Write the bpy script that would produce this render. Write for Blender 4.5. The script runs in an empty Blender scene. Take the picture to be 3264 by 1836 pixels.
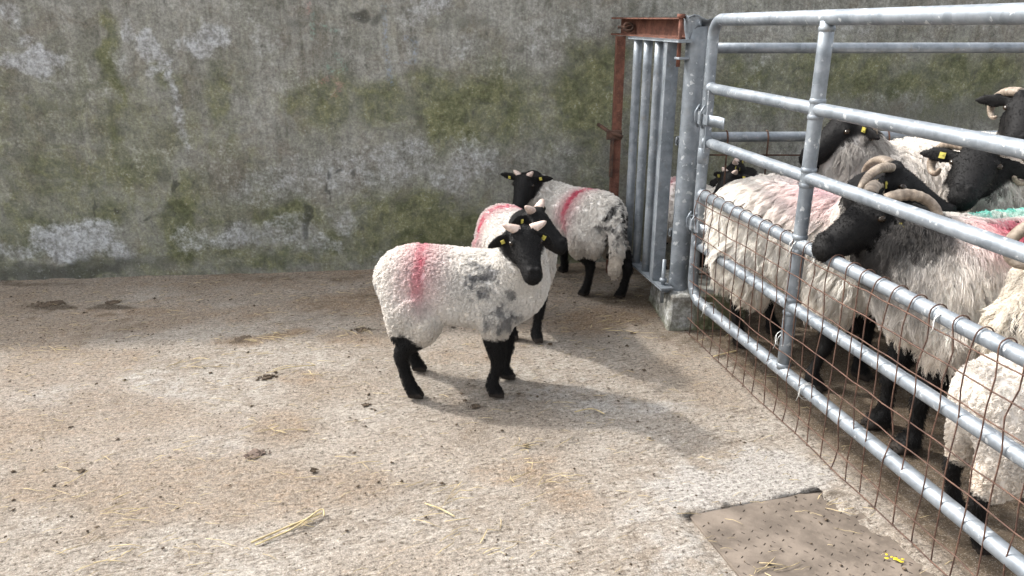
import bpy, bmesh, math, os
import numpy as np
from mathutils import Vector, Matrix

SC = bpy.context.scene
COL = SC.collection
RNG = np.random.default_rng(7)

# ---------------------------------------------------------------- camera, sky, sun, exposure
cam_d = bpy.data.cameras.new('camera'); cam = bpy.data.objects.new('camera', cam_d); COL.objects.link(cam)
cam.location = (0, 0, 1.4); cam.rotation_euler = (math.radians(90 - 19.4), 0, 0)
cam_d.sensor_width = 36; cam_d.lens = 26.97; cam_d.clip_start = 0.05; cam_d.clip_end = 500
SC.camera = cam

SUN_DIR = Vector((-0.60, 0.285, 0.655)).normalized()          # towards the sun: behind the wall, to the left
world = bpy.data.worlds.new('World'); SC.world = world; world.use_nodes = True
wn = world.node_tree.nodes; wl = world.node_tree.links
bg = wn['Background']
sky = wn.new('ShaderNodeTexSky'); sky.sky_type = 'NISHITA'; sky.sun_disc = False
sky.sun_elevation = math.asin(SUN_DIR.z); sky.sun_rotation = math.atan2(SUN_DIR.x, SUN_DIR.y)
sky.dust_density = 4.0; sky.air_density = 1.0; sky.ozone_density = 1.0
hs = wn.new('ShaderNodeHueSaturation'); hs.inputs['Saturation'].default_value = 0.20
wl.new(sky.outputs[0], hs.inputs['Color']); wl.new(hs.outputs[0], bg.inputs['Color'])
bg.inputs['Strength'].default_value = 0.15

sun_d = bpy.data.lights.new('sun', 'SUN'); sun_d.energy = 1.3; sun_d.angle = math.radians(2.5); sun_d.color = (1.0, 0.955, 0.89)
sun = bpy.data.objects.new('sun', sun_d); COL.objects.link(sun)
sun.rotation_euler = (-SUN_DIR).to_track_quat('-Z', 'Y').to_euler()
sun.location = (-3, 3, 5)

SC.view_settings.view_transform = 'Standard'; SC.view_settings.look = 'None'
SC.view_settings.exposure = 1.70; SC.view_settings.gamma = 1.0; SC.view_settings.use_curve_mapping = False
SC.cycles.max_bounces = 6; SC.cycles.diffuse_bounces = 3; SC.cycles.transparent_max_bounces = 8
SC.cycles_curves.subdivisions = 2

# ---------------------------------------------------------------- numpy noise
def _hash(ix, iy, seed):
    h = (ix * 374761393 + iy * 668265263 + seed * 974634777) & 0x7fffffff
    h = ((h ^ (h >> 13)) * 1274126177) & 0x7fffffff
    return ((h ^ (h >> 16)) & 0xffff) / 65535.0
def vnoise(x, y, seed=0):
    ix = np.floor(x).astype(np.int64); iy = np.floor(y).astype(np.int64)
    fx = x - ix; fy = y - iy
    fx = fx * fx * (3 - 2 * fx); fy = fy * fy * (3 - 2 * fy)
    a = _hash(ix, iy, seed); b = _hash(ix + 1, iy, seed); c = _hash(ix, iy + 1, seed); d = _hash(ix + 1, iy + 1, seed)
    return (a * (1 - fx) + b * fx) * (1 - fy) + (c * (1 - fx) + d * fx) * fy
def fbm(x, y, seed=0, octv=4, gain=0.5):
    s = np.zeros_like(x, dtype=float); a = 1.0; tot = 0
    for o in range(octv):
        s += a * vnoise(x * 2 ** o, y * 2 ** o, seed + o * 17); tot += a; a *= gain
    return s / tot
def sstep(x, a, b):
    t = np.clip((x - a) / (b - a), 0, 1); return t * t * (3 - 2 * t)

# ---------------------------------------------------------------- object helpers
def mesh_obj(name, verts, faces, material, parent=None, smooth=True):
    me = bpy.data.meshes.new(name)
    me.from_pydata([tuple(map(float, v)) for v in verts], [], [tuple(int(i) for i in f) for f in faces])
    me.update()
    if smooth: me.polygons.foreach_set('use_smooth', np.ones(len(me.polygons), bool))
    if material: me.materials.append(material)
    o = bpy.data.objects.new(name, me); COL.objects.link(o)
    if parent: o.parent = parent
    return o
def tag(o, label, cat=None, group=None, kind=None):
    o['label'] = label
    if cat: o['category'] = cat
    if group: o['group'] = group
    if kind: o['kind'] = kind
    return o
def empty(name, loc):
    o = bpy.data.objects.new(name, None); COL.objects.link(o); o.location = loc; o.empty_display_size = 0.1
    return o
class Geo:
    """collects verts and faces relative to an origin"""
    def __init__(s, org=(0, 0, 0)): s.v = []; s.f = []; s.o = np.array(org, float)
    def add(s, v, f):
        b = len(s.v); s.v += [tuple(np.asarray(p, float) - s.o) for p in v]; s.f += [tuple(i + b for i in q) for q in f]
    def sweep(s, pts, r, n=14, cap=True): s.add(*sweep(pts, r, n, cap)); return s
    def box(s, c, ax, ay, az, sx, sy, sz, bev=0.0):
        s.add(*boxg(c, ax, ay, az, sx, sy, sz, bev)); return s
    def obj(s, name, material, parent=None, smooth=True): return mesh_obj(name, s.v, s.f, material, parent, smooth)
def nrm(v):
    v = np.asarray(v, float); return v / max(np.linalg.norm(v), 1e-9)
def sweep(pts, r, n=14, cap=True, flat=1.0):
    """tube along pts, radius r (number or list), rotation-minimising frames"""
    P = np.asarray(pts, float); m = len(P)
    R = np.full(m, r, float) if np.isscalar(r) else np.asarray(r, float)
    T = np.zeros_like(P); T[1:-1] = P[2:] - P[:-2]; T[0] = P[1] - P[0]; T[-1] = P[-1] - P[-2]
    T /= np.maximum(np.linalg.norm(T, axis=1)[:, None], 1e-9)
    a = np.array([0, 0, 1.0]) if abs(T[0][2]) < .9 else np.array([0, 1.0, 0])
    u = nrm(np.cross(T[0], a)); V = []; F = []
    ang = np.linspace(0, 2 * np.pi, n, endpoint=False)
    for i in range(m):
        u = nrm(u - T[i] * u.dot(T[i])); w = np.cross(T[i], u)
        for t in ang: V.append(P[i] + R[i] * (np.cos(t) * u + flat * np.sin(t) * w))
    for i in range(m - 1):
        for j in range(n):
            k = (j + 1) % n; F.append((i * n + j, i * n + k, (i + 1) * n + k, (i + 1) * n + j))
    if cap:
        F.append(tuple(range(n - 1, -1, -1))); F.append(tuple(range((m - 1) * n, m * n)))
    return V, F
def boxg(c, ax, ay, az, sx, sy, sz, bev=0.0):
    c = np.asarray(c, float); ax = nrm(ax) * sx / 2; ay = nrm(ay) * sy / 2; az = nrm(az) * sz / 2
    if bev <= 0:
        V = [c + i * ax + j * ay + k * az for i in (-1, 1) for j in (-1, 1) for k in (-1, 1)]
        return V, [(0, 1, 3, 2), (4, 6, 7, 5), (0, 4, 5, 1), (2, 3, 7, 6), (0, 2, 6, 4), (1, 5, 7, 3)]
    bm = bmesh.new(); bmesh.ops.create_cube(bm, size=2.0)
    M = Matrix(((ax[0], ay[0], az[0], c[0]), (ax[1], ay[1], az[1], c[1]), (ax[2], ay[2], az[2], c[2]), (0, 0, 0, 1)))
    bm.transform(M); bmesh.ops.bevel(bm, geom=list(bm.edges), offset=bev, segments=2, profile=.5, affect='EDGES')
    bm.verts.ensure_lookup_table(); bm.verts.index_update()
    V = [np.array(v.co) for v in bm.verts]; F = [tuple(v.index for v in f.verts) for f in bm.faces]; bm.free()
    return V, F
def arc(c, a, b, r, t0, t1, n=8):
    return [np.asarray(c) + r * (math.cos(t) * np.asarray(a) + math.sin(t) * np.asarray(b)) for t in np.linspace(t0, t1, n)]
def set_attr(me, name, vals):
    a = me.attributes.new(name, 'FLOAT', 'POINT'); a.data.foreach_set('value', np.asarray(vals, np.float32).ravel())
def set_col(me, name, rgb):
    rgb = np.asarray(rgb, np.float32); c = np.ones((len(rgb), 4), np.float32); c[:, :3] = rgb
    a = me.attributes.new(name, 'FLOAT_COLOR', 'POINT'); a.data.foreach_set('color', c.ravel())

# ---------------------------------------------------------------- material helpers
class Mat:
    def __init__(s, name):
        s.m = bpy.data.materials.new(name); s.m.use_nodes = True; s.nt = s.m.node_tree; s.b = s.nt.nodes['Principled BSDF']
    def n(s, typ, **kw):
        d = s.nt.nodes.new('ShaderNode' + typ)
        for k, v in kw.items(): setattr(d, k, v)
        return d
    def put(s, sock, val):
        if hasattr(val, 'is_linked') or isinstance(val, bpy.types.NodeSocket): s.nt.links.new(val, sock)
        else:
            if sock.type == 'RGBA' and len(val) == 3: val = (*val, 1)
            sock.default_value = val
    def coord(s, which='Object', scale=(1, 1, 1), rot=0.0):
        c = s.n('TexCoord'); mp = s.n('Mapping', vector_type='TEXTURE' if rot else 'POINT'); s.put(mp.inputs['Vector'], c.outputs[which])
        mp.inputs['Scale'].default_value = tuple(1 / k for k in scale) if rot else scale; mp.inputs['Rotation'].default_value = (0, 0, rot)
        return mp.outputs[0]
    def noise(s, vec, scale, detail=5, rough=.55, dist=0.0):
        d = s.n('TexNoise'); s.put(d.inputs['Vector'], vec); d.inputs['Scale'].default_value = scale
        d.inputs['Detail'].default_value = detail; d.inputs['Roughness'].default_value = rough; d.inputs['Distortion'].default_value = dist
        return d.outputs[0]
    def voro(s, vec, scale, feature='F1', out='Distance'):
        d = s.n('TexVoronoi', feature=feature); s.put(d.inputs['Vector'], vec); d.inputs['Scale'].default_value = scale
        return d.outputs[out]
    def attr(s, name, out='Fac'):
        d = s.n('Attribute', attribute_name=name); return d.outputs[out]
    def math(s, op, a, b=0.0, clamp=False):
        d = s.n('Math', operation=op, use_clamp=clamp); s.put(d.inputs[0], a); s.put(d.inputs[1], b); return d.outputs[0]
    def rng(s, v, a, b, c=0.0, d=1.0):
        q = s.n('MapRange', interpolation_type='SMOOTHSTEP'); s.put(q.inputs['Value'], v)
        for k, x in zip(('From Min', 'From Max', 'To Min', 'To Max'), (a, b, c, d)): s.put(q.inputs[k], x)
        return q.outputs[0]
    def mix(s, f, a, b, blend='MIX'):
        q = s.n('Mix', data_type='RGBA', blend_type=blend); s.put(q.inputs[0], f); s.put(q.inputs[6], a); s.put(q.inputs[7], b); return q.outputs[2]
    def mul(s, c, fac):
        return s.mix(1.0, c, fac, 'MULTIPLY')
    def bump(s, h, strength=.4, dist=.01, prev=None):
        q = s.n('Bump'); q.inputs['Strength'].default_value = strength; q.inputs['Distance'].default_value = dist
        s.put(q.inputs['Height'], h)
        if prev is not None: s.put(q.inputs['Normal'], prev)
        return q.outputs[0]
    def done(s, color=None, rough=None, metal=None, normal=None, spec=None):
        for k, v in (('Base Color', color), ('Roughness', rough), ('Metallic', metal), ('Normal', normal), ('Specular IOR Level', spec)):
            if v is not None: s.put(s.b.inputs[k], v)
        return s.m

def m_wall():
    m = Mat('weathered_render'); v = m.coord('Object')
    big = m.noise(v, 2.6, 7, .62); big2 = m.noise(v, 4.4, 8, .66, .8); mid = m.noise(v, 13, 8, .66, .3); mid2 = m.noise(v, 29, 7, .66)
    fine = m.noise(v, 70, 6, .68); tiny = m.noise(v, 200, 4, .7)
    streak = m.noise(m.coord('Object', (10, 10, .8)), 3.0, 7, .66); scr = m.noise(m.coord('Object', (5, 5, 55)), 3.0, 7, .72, .8)
    pa = m.attr('pale'); mo = m.attr('moss'); dk = m.attr('dark')
    tone = m.math('ADD', m.math('MULTIPLY', big, .45), m.math('ADD', m.math('MULTIPLY', mid, .32), m.math('MULTIPLY', streak, .42)))
    c = m.mix(m.rng(tone, .43, .74), (.140, .138, .115), (.325, .322, .295))
    c = m.mix(m.math('MULTIPLY', m.rng(m.noise(v, 5.5, 7, .65, .6), .47, .66), .5), c, (.17, .145, .112))
    rag = m.math('ADD', m.math('MULTIPLY', mid, .55), m.math('ADD', m.math('MULTIPLY', mid2, .35), m.math('MULTIPLY', fine, .30)))      # mean .6
    # algae: broad soft film with runs, thick where the wall stays damp
    mw = m.math('ADD', m.math('MULTIPLY', mo, 1.0), m.math('ADD', m.math('MULTIPLY', m.rng(big2, .40, .62), .34), m.math('MULTIPLY', m.math('SUBTRACT', m.math('ADD', m.math('MULTIPLY', rag, .6), m.math('MULTIPLY', streak, .5)), .61), 2.0)))
    mm = m.rng(mw, .05, 1.25); c = m.mix(m.math('MULTIPLY', mm, .88), c, m.mix(m.rng(mid, .35, .65), (.068, .078, .033), (.175, .178, .086)))
    # lime bloom, flaky where thick
    pw = m.math('ADD', m.math('MULTIPLY', pa, .88), m.math('ADD', m.math('MULTIPLY', m.rng(big, .50, .70), .2), m.math('MULTIPLY', m.math('SUBTRACT', rag, .60), 2.3)))
    pm = m.rng(pw, .22, 1.15); c = m.mix(m.math('MULTIPLY', pm, .80), c, m.mix(m.rng(mid2, .35, .65), (.34, .345, .345), (.46, .475, .50)))
    dm = m.rng(m.math('ADD', dk, m.math('MULTIPLY', m.math('SUBTRACT', rag, .60), 2.0)), .30, 1.0)
    c = m.mix(m.math('MULTIPLY', dm, .75), c, (.046, .048, .042))
    # chipped grains, pores, sideways scratches
    gr = m.math('MULTIPLY', m.rng(fine, .36, .64, .80, 1.20), m.rng(tiny, .36, .64, .88, 1.12)); c = m.mul(c, m.math('MULTIPLY', gr, m.rng(mid2, .34, .66, .86, 1.14)))
    fl = m.rng(fine, .575, .65); c = m.mix(m.math('MULTIPLY', fl, m.rng(mid, .44, .62, .0, .5)), c, (.40, .405, .40))
    pt = m.rng(mid2, .39, .32); c = m.mix(m.math('MULTIPLY', pt, m.rng(fine, .42, .55, .1, .6)), c, (.055, .056, .05))
    sc = m.rng(scr, .635, .69); c = m.mix(m.math('MULTIPLY', sc, .4), c, (.38, .385, .38))
    for key, colr in (('mark_red', (.42, .14, .14)), ('mark_green', (.12, .30, .24)), ('mark_blue', (.14, .22, .36))):   # faded stock-marker scribbles
        c = m.mix(m.math('MULTIPLY', m.attr(key), m.rng(fine, .46, .6, .0, .38)), c, colr)
    h = m.math('ADD', m.math('MULTIPLY', mid2, .6), m.math('ADD', m.math('MULTIPLY', fine, .45), m.math('MULTIPLY', tiny, .2)))
    h = m.math('ADD', h, m.math('MULTIPLY', pm, .15))
    return m.done(c, .93, 0, m.bump(h, .9, .014), .25)

def m_ground():
    m = Mat('yard_concrete'); v = m.coord('Object')
    big = m.noise(v, 2.2, 6, .6); mid = m.noise(v, 15, 7, .62); fine = m.noise(v, 75, 6, .68); tiny = m.noise(v, 230, 3, .7)
    br = m.noise(m.coord('Object', (9, 40, 20), .30), 2.6, 7, .70, .5)
    di = m.attr('dirt'); pa = m.attr('pale'); mk = m.attr('muck')
    tone = m.math('ADD', m.math('MULTIPLY', big, .4), m.math('ADD', m.math('MULTIPLY', mid, .35), m.math('MULTIPLY', br, .35)))
    c = m.mix(m.rng(tone, .42, .70), (.29, .24, .19), (.45, .41, .36))
    c = m.mix(m.math('MULTIPLY', m.rng(m.math('ADD', pa, m.math('MULTIPLY', m.math('SUBTRACT', mid, .5), 1.6)), .3, .9), .7), c, (.47, .445, .415))
    dmk = m.rng(m.math('ADD', di, m.math('MULTIPLY', m.math('SUBTRACT', m.math('ADD', m.math('MULTIPLY', mid, .6), m.math('MULTIPLY', br, .5)), .55), 2.0)), .2, 1.0)
    c = m.mix(m.math('MULTIPLY', dmk, .85), c, m.mix(fine, (.17, .108, .060), (.33, .225, .135)))
    mm = m.rng(m.math('ADD', mk, m.math('MULTIPLY', m.math('SUBTRACT', m.math('ADD', m.math('MULTIPLY', mid, .6), m.math('MULTIPLY', fine, .5)), .55), 2.0)), .25, .85)
    c = m.mix(m.math('MULTIPLY', mm, .85), c, m.mix(mid, (.045, .034, .022), (.12, .09, .06)))
    # aggregate grains and dark crumbs
    g = m.rng(tiny, .56, .68); c = m.mix(m.math('MULTIPLY', g, .55), c, (.60, .57, .52))
    d = m.rng(fine, .43, .33); c = m.mix(m.math('MULTIPLY', d, .8), c, (.10, .078, .055))
    d2 = m.rng(br, .42, .31); c = m.mix(m.math('MULTIPLY', d2, .75), c, (.14, .11, .08))
    d3 = m.rng(tiny, .42, .33); c = m.mix(m.math('MULTIPLY', d3, .6), c, (.12, .095, .07))
    c = m.mul(c, m.math('MULTIPLY', m.math('MULTIPLY', m.rng(fine, .36, .64, .78, 1.17), m.rng(tiny, .36, .64, .84, 1.12)), m.rng(br, .36, .64, .86, 1.10)))
    h = m.math('ADD', m.math('MULTIPLY', br, .9), m.math('ADD', m.math('MULTIPLY', fine, .7), m.math('MULTIPLY', tiny, .3)))
    return m.done(c, .95, 0, m.bump(h, 1.0, .016), .2)

def m_galv(name='galvanised_steel', dull=0.0):
    m = Mat(name); v = m.coord('Object'); n1 = m.noise(v, 11, 5, .6); n2 = m.noise(v, 55, 4, .6)
    vc = m.voro(v, 38, 'F1', 'Color'); sep = m.n('SeparateColor'); m.put(sep.inputs[0], vc)
    c = m.mix(m.rng(n1, .35, .7), (.14, .16, .18), (.25, .275, .30))
    c = m.mix(m.math('MULTIPLY', sep.outputs[0], .22), c, (.36, .39, .42))
    fl = m.rng(m.math('ADD', m.noise(v, 40, 3, .5), m.math('MULTIPLY', sep.outputs[1], .10)), .69, .73)
    c = m.mix(m.math('MULTIPLY', fl, .5 - dull), c, (.66, .68, .69))
    dirt = m.rng(m.noise(v, 19, 7, .7), .56, .72); c = m.mix(m.math('MULTIPLY', dirt, .25 + dull), c, (.20, .185, .16))
    r = m.rng(n2, .3, .7, .40, .62)
    return m.done(c, r, .45, m.bump(m.math('ADD', n1, m.math('MULTIPLY', n2, .4)), .15, .004), .5)

def m_rust(name, a, b, rough=.85):
    m = Mat(name); v = m.coord('Object'); n1 = m.noise(v, 22, 7, .65); n2 = m.noise(v, 130, 4, .6)
    c = m.mix(m.rng(n1, .35, .68), a, b); c = m.mix(m.math('MULTIPLY', m.rng(n2, .55, .7), .5), c, (.24, .14, .09))
    return m.done(c, rough, .15, m.bump(m.math('ADD', n1, n2), .35, .003), .3)

def m_plain(name, col, rough=.6, metal=0.0, var=.25, scale=60, bump=.2):
    m = Mat(name); v = m.coord('Object'); n1 = m.noise(v, scale, 5, .6)
    dark = tuple(x * (1 - var) for x in col); light = tuple(min(1, x * (1 + var)) for x in col)
    return m.done(m.mix(m.rng(n1, .3, .7), dark, light), rough, metal, m.bump(n1, bump, .003), .4)

def m_skin():
    m = Mat('sheep_skin'); v = m.coord('Object'); n1 = m.noise(v, 160, 4, .6)
    c = m.mix(m.math('MULTIPLY', n1, .35), m.attr('Col', 'Color'), (.02, .02, .02), 'MIX')
    return m.done(m.attr('Col', 'Color'), .7, 0, m.bump(n1, .35, .004), .18)
def m_wool():
    m = Mat('wool'); m.done(m.attr('Col', 'Color'), .85, 0, None, .15)
    tr = m.n('BsdfTranslucent'); m.put(tr.inputs[0], m.attr('Col', 'Color'))
    mx = m.n('MixShader'); mx.inputs[0].default_value = .35
    m.nt.links.new(m.b.outputs[0], mx.inputs[1]); m.nt.links.new(tr.outputs[0], mx.inputs[2])
    m.nt.links.new(mx.outputs[0], m.nt.nodes['Material Output'].inputs['Surface'])
    return m.m
def m_black_hair():
    m = Mat('short_black_hair'); return m.done(m.attr('Col', 'Color'), .55, 0, None, .14)
def m_horn(name, a, b):
    m = Mat(name); v = m.coord('Object'); n1 = m.noise(v, 45, 6, .65)
    c = m.mix(m.rng(n1, .35, .68), a, b); c = m.mix(m.math('MULTIPLY', m.attr('ridge'), .6), c, tuple(x * .35 for x in a))
    return m.done(c, .55, 0, m.bump(n1, .3, .004), .4)

WALL = m_wall(); GROUND = m_ground(); GALV = m_galv(); GALV_D = m_galv('old_galvanised_steel', .35)
RUST = m_rust('red_oxide_rust', (.085, .038, .027), (.18, .078, .054)); WIRE = m_rust('rusty_wire', (.06, .034, .026), (.135, .075, .053), .7)
RUST_D = m_rust('dark_rust', (.045, .03, .024), (.12, .065, .045))
BLACK = m_plain('painted_slot_dark', (.008, .008, .009), .9)
STRAW = m_plain('straw', (.46, .37, .20), .6, 0, .35, 30); DUNG = m_plain('dung', (.085, .062, .042), .95, 0, .5, 90, .8)
SKIN = m_skin(); WOOL = m_wool(); BHAIR = m_black_hair()
HORN = m_horn('ewe_horn', (.20, .155, .115), (.40, .33, .26)); HORN_L = m_horn('lamb_horn', (.42, .31, .26), (.62, .51, .45))
TAGM = m_plain('yellow_tag', (.46, .40, .08), .5, 0, .25, 40, .05); TIE = m_plain('tie_wire', (.55, .55, .53), .4, .6)
EYE = m_plain('eye', (.02, .012, .006), .12); PAINT_Y = m_plain('yellow_paint', (.55, .42, .02), .7, 0, .3, 80)
TIMBER = m_plain('dark_timber', (.06, .04, .028), .9, 0, .4, 40, .5)
# ================================================================ SETTING
PALE=[(-2.49,1.18,0.196,0.065,1.30),(-2.52,1.30,0.102,0.054,0.80),(-2.55,1.42,0.065,0.047,0.80),(-1.98,1.35,0.062,0.060,0.80),(-1.90,1.25,0.075,0.074,0.90),(-1.83,1.17,0.063,0.057,0.90),(-1.88,1.12,0.055,0.053,0.80),(-1.62,1.28,0.156,0.083,1.00),(-1.80,1.04,0.030,0.100,0.90),(-1.79,0.86,0.028,0.158,0.80),(-2.06,1.19,0.083,0.076,0.50),(-1.32,1.29,0.126,0.088,0.45),(-1.39,1.43,0.166,0.065,0.35),(-0.43,1.44,0.127,0.055,0.80),(-0.52,1.38,0.106,0.045,0.60),(-0.23,1.25,0.129,0.091,0.45),(-0.91,1.31,0.106,0.067,0.30),(-0.55,1.27,0.064,0.067,0.40),(-0.87,0.59,0.538,0.141,0.62),(-1.36,0.51,0.335,0.141,0.55),(-0.65,0.68,0.246,0.082,0.60),(-0.22,0.64,0.203,0.142,0.60),(-0.36,0.52,0.137,0.096,0.60),(-1.61,0.60,0.154,0.139,0.35),(-2.46,0.23,0.256,0.117,1.25),(-2.75,0.15,0.178,0.070,0.70),(-2.24,0.14,0.135,0.071,0.80),(-1.83,0.22,0.124,0.095,0.65),(-1.57,0.21,0.204,0.083,0.80),(-1.30,0.25,0.205,0.096,0.70),(-1.13,0.15,0.184,0.073,0.60),(-0.68,0.09,0.210,0.049,0.50),(-0.98,0.30,0.091,0.096,0.50),(-1.14,1.09,0.128,0.090,0.30),(-2.28,1.11,0.250,0.131,0.35),(-2.43,0.83,0.127,0.089,0.30),(-1.98,0.69,0.260,0.137,0.30),(0.18,1.25,0.174,0.114,0.40),(0.35,1.37,0.216,0.091,0.45),(-0.06,1.12,0.131,0.069,0.35),(0.30,0.63,0.137,0.096,0.40),(2.24,0.97,0.209,0.073,0.45),(1.38,1.13,0.135,0.059,0.35),(1.36,0.94,0.114,0.096,0.30),(1.94,1.35,0.202,0.071,0.35),(2.58,1.37,0.181,0.071,0.30)]
MOSS=[(-2.10,1.17,0.033,0.240,0.90),(-2.14,0.89,0.038,0.201,0.60),(-2.13,0.63,0.035,0.274,0.75),(-1.82,1.10,0.084,0.055,0.60),(-1.59,0.99,0.047,0.135,0.60),(-1.59,0.80,0.065,0.091,0.40),(-1.06,0.98,0.151,0.114,0.70),(-0.93,1.05,0.108,0.079,0.60),(-0.72,0.95,0.153,0.126,0.85),(-0.46,1.00,0.131,0.103,0.70),(-0.31,0.87,0.177,0.128,1.00),(-0.11,0.95,0.177,0.186,0.90),(0.03,1.04,0.132,0.116,0.70),(-0.09,0.78,0.135,0.094,0.60),(0.43,0.97,0.157,0.211,1.10),(0.52,1.10,0.089,0.140,0.80),(0.25,0.86,0.157,0.118,0.60),(-1.87,0.29,0.090,0.212,1.10),(-1.88,0.49,0.132,0.093,0.50),(-2.65,0.26,0.199,0.116,0.80),(-2.74,0.38,0.109,0.138,0.60),(-2.33,0.37,0.155,0.116,0.70),(-2.38,0.53,0.45,0.2,0.6),(-2.5,.85,.5,.3,.42),(-1.75,.7,.3,.3,.32),(-2.46,0.77,0.363,0.179,0.30),(-1.29,0.34,0.204,0.083,0.80),(-1.46,0.39,0.135,0.094,0.60),(-1.64,0.35,0.135,0.071,0.50),(-0.55,0.35,0.184,0.121,0.90),(-0.76,0.28,0.161,0.121,0.90),(-0.39,0.18,0.280,0.122,1.10),(-0.09,0.15,0.353,0.124,1.10),(0.27,0.14,0.285,0.149,0.90),(0.45,0.40,0.163,0.172,0.60),(-0.90,0.17,0.185,0.097,0.80),(-1.74,0.12,0.228,0.072,0.70),(-1.36,0.09,0.276,0.060,0.80),(1.62,1.11,0.272,0.119,0.80),(1.93,1.09,0.274,0.120,0.90),(2.59,1.06,0.418,0.122,0.90),(1.28,1.03,0.136,0.143,0.80),(1.20,0.57,0.187,0.246,0.50),(0.83,0.85,0.205,0.287,0.50),(-2.00,0.99,0.106,0.133,0.35),(-2.63,0.96,0.126,0.132,0.40)]
DARK=[(-2.51,0.05,0.496,0.052,0.90),(-2.77,0.03,0.202,0.047,0.80),(-2.07,0.06,0.182,0.048,0.60),(-2.37,0.09,0.135,0.047,0.70),(-1.03,0.52,0.013,0.130,1.00),(-1.00,0.57,0.011,0.070,0.60),(-1.17,0.32,0.032,0.107,1.00),(-1.19,0.24,0.041,0.072,0.80),(-0.96,0.60,0.020,0.038,0.90),(-0.89,0.56,0.016,0.028,0.80),(-1.84,1.08,0.008,0.133,0.60),(-1.56,1.30,0.008,0.109,0.40),(-1.11,1.40,0.125,0.031,0.60),(-0.82,1.40,0.059,0.044,0.90),(-0.73,1.39,0.046,0.040,0.80),(-0.23,1.38,0.128,0.040,0.60),(-2.52,1.40,0.101,0.025,0.50),(-0.40,1.36,0.085,0.022,0.50),(-2.43,0.95,0.189,0.044,0.50),(-1.86,0.50,0.022,0.023,0.90),(-1.95,0.49,0.009,0.046,0.70),(-2.33,0.41,0.013,0.037,0.90),(-2.19,0.40,0.022,0.028,1.00),(-2.04,0.33,0.036,0.014,0.90),(-1.50,0.21,0.182,0.096,0.40),(-0.09,0.12,0.471,0.099,0.60),(0.10,0.04,0.357,0.050,0.80),(-0.68,0.04,0.351,0.025,0.50),(2.39,0.86,0.587,0.148,0.55),(2.88,0.90,0.284,0.199,0.50),(1.88,0.95,0.231,0.121,0.40),(0.86,0.39,0.283,0.371,0.45),(-1.24,1.33,0.126,0.132,0.30),(-1.04,1.25,0.085,0.178,0.35),(-1.38,1.19,0.106,0.133,0.30),(-0.62,1.19,0.129,0.113,0.25)]

def stain(u, z, lst, seed, grow=1.0, soft=1.35):
    wu = u + (fbm(u * 9, z * 9, seed) - .5) * .14; wz = z + (fbm(u * 9, z * 9, seed + 5) - .5) * .14
    out = np.zeros_like(u)
    for (cu, cz, ru, rz, a) in lst:
        d = np.sqrt(((wu - cu) / (ru * grow)) ** 2 + ((wz - cz) / (rz * grow)) ** 2)
        out = np.maximum(out, a * (1 - sstep(d, .35 if soft > 1.4 else .45, soft)))
    return out

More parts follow.
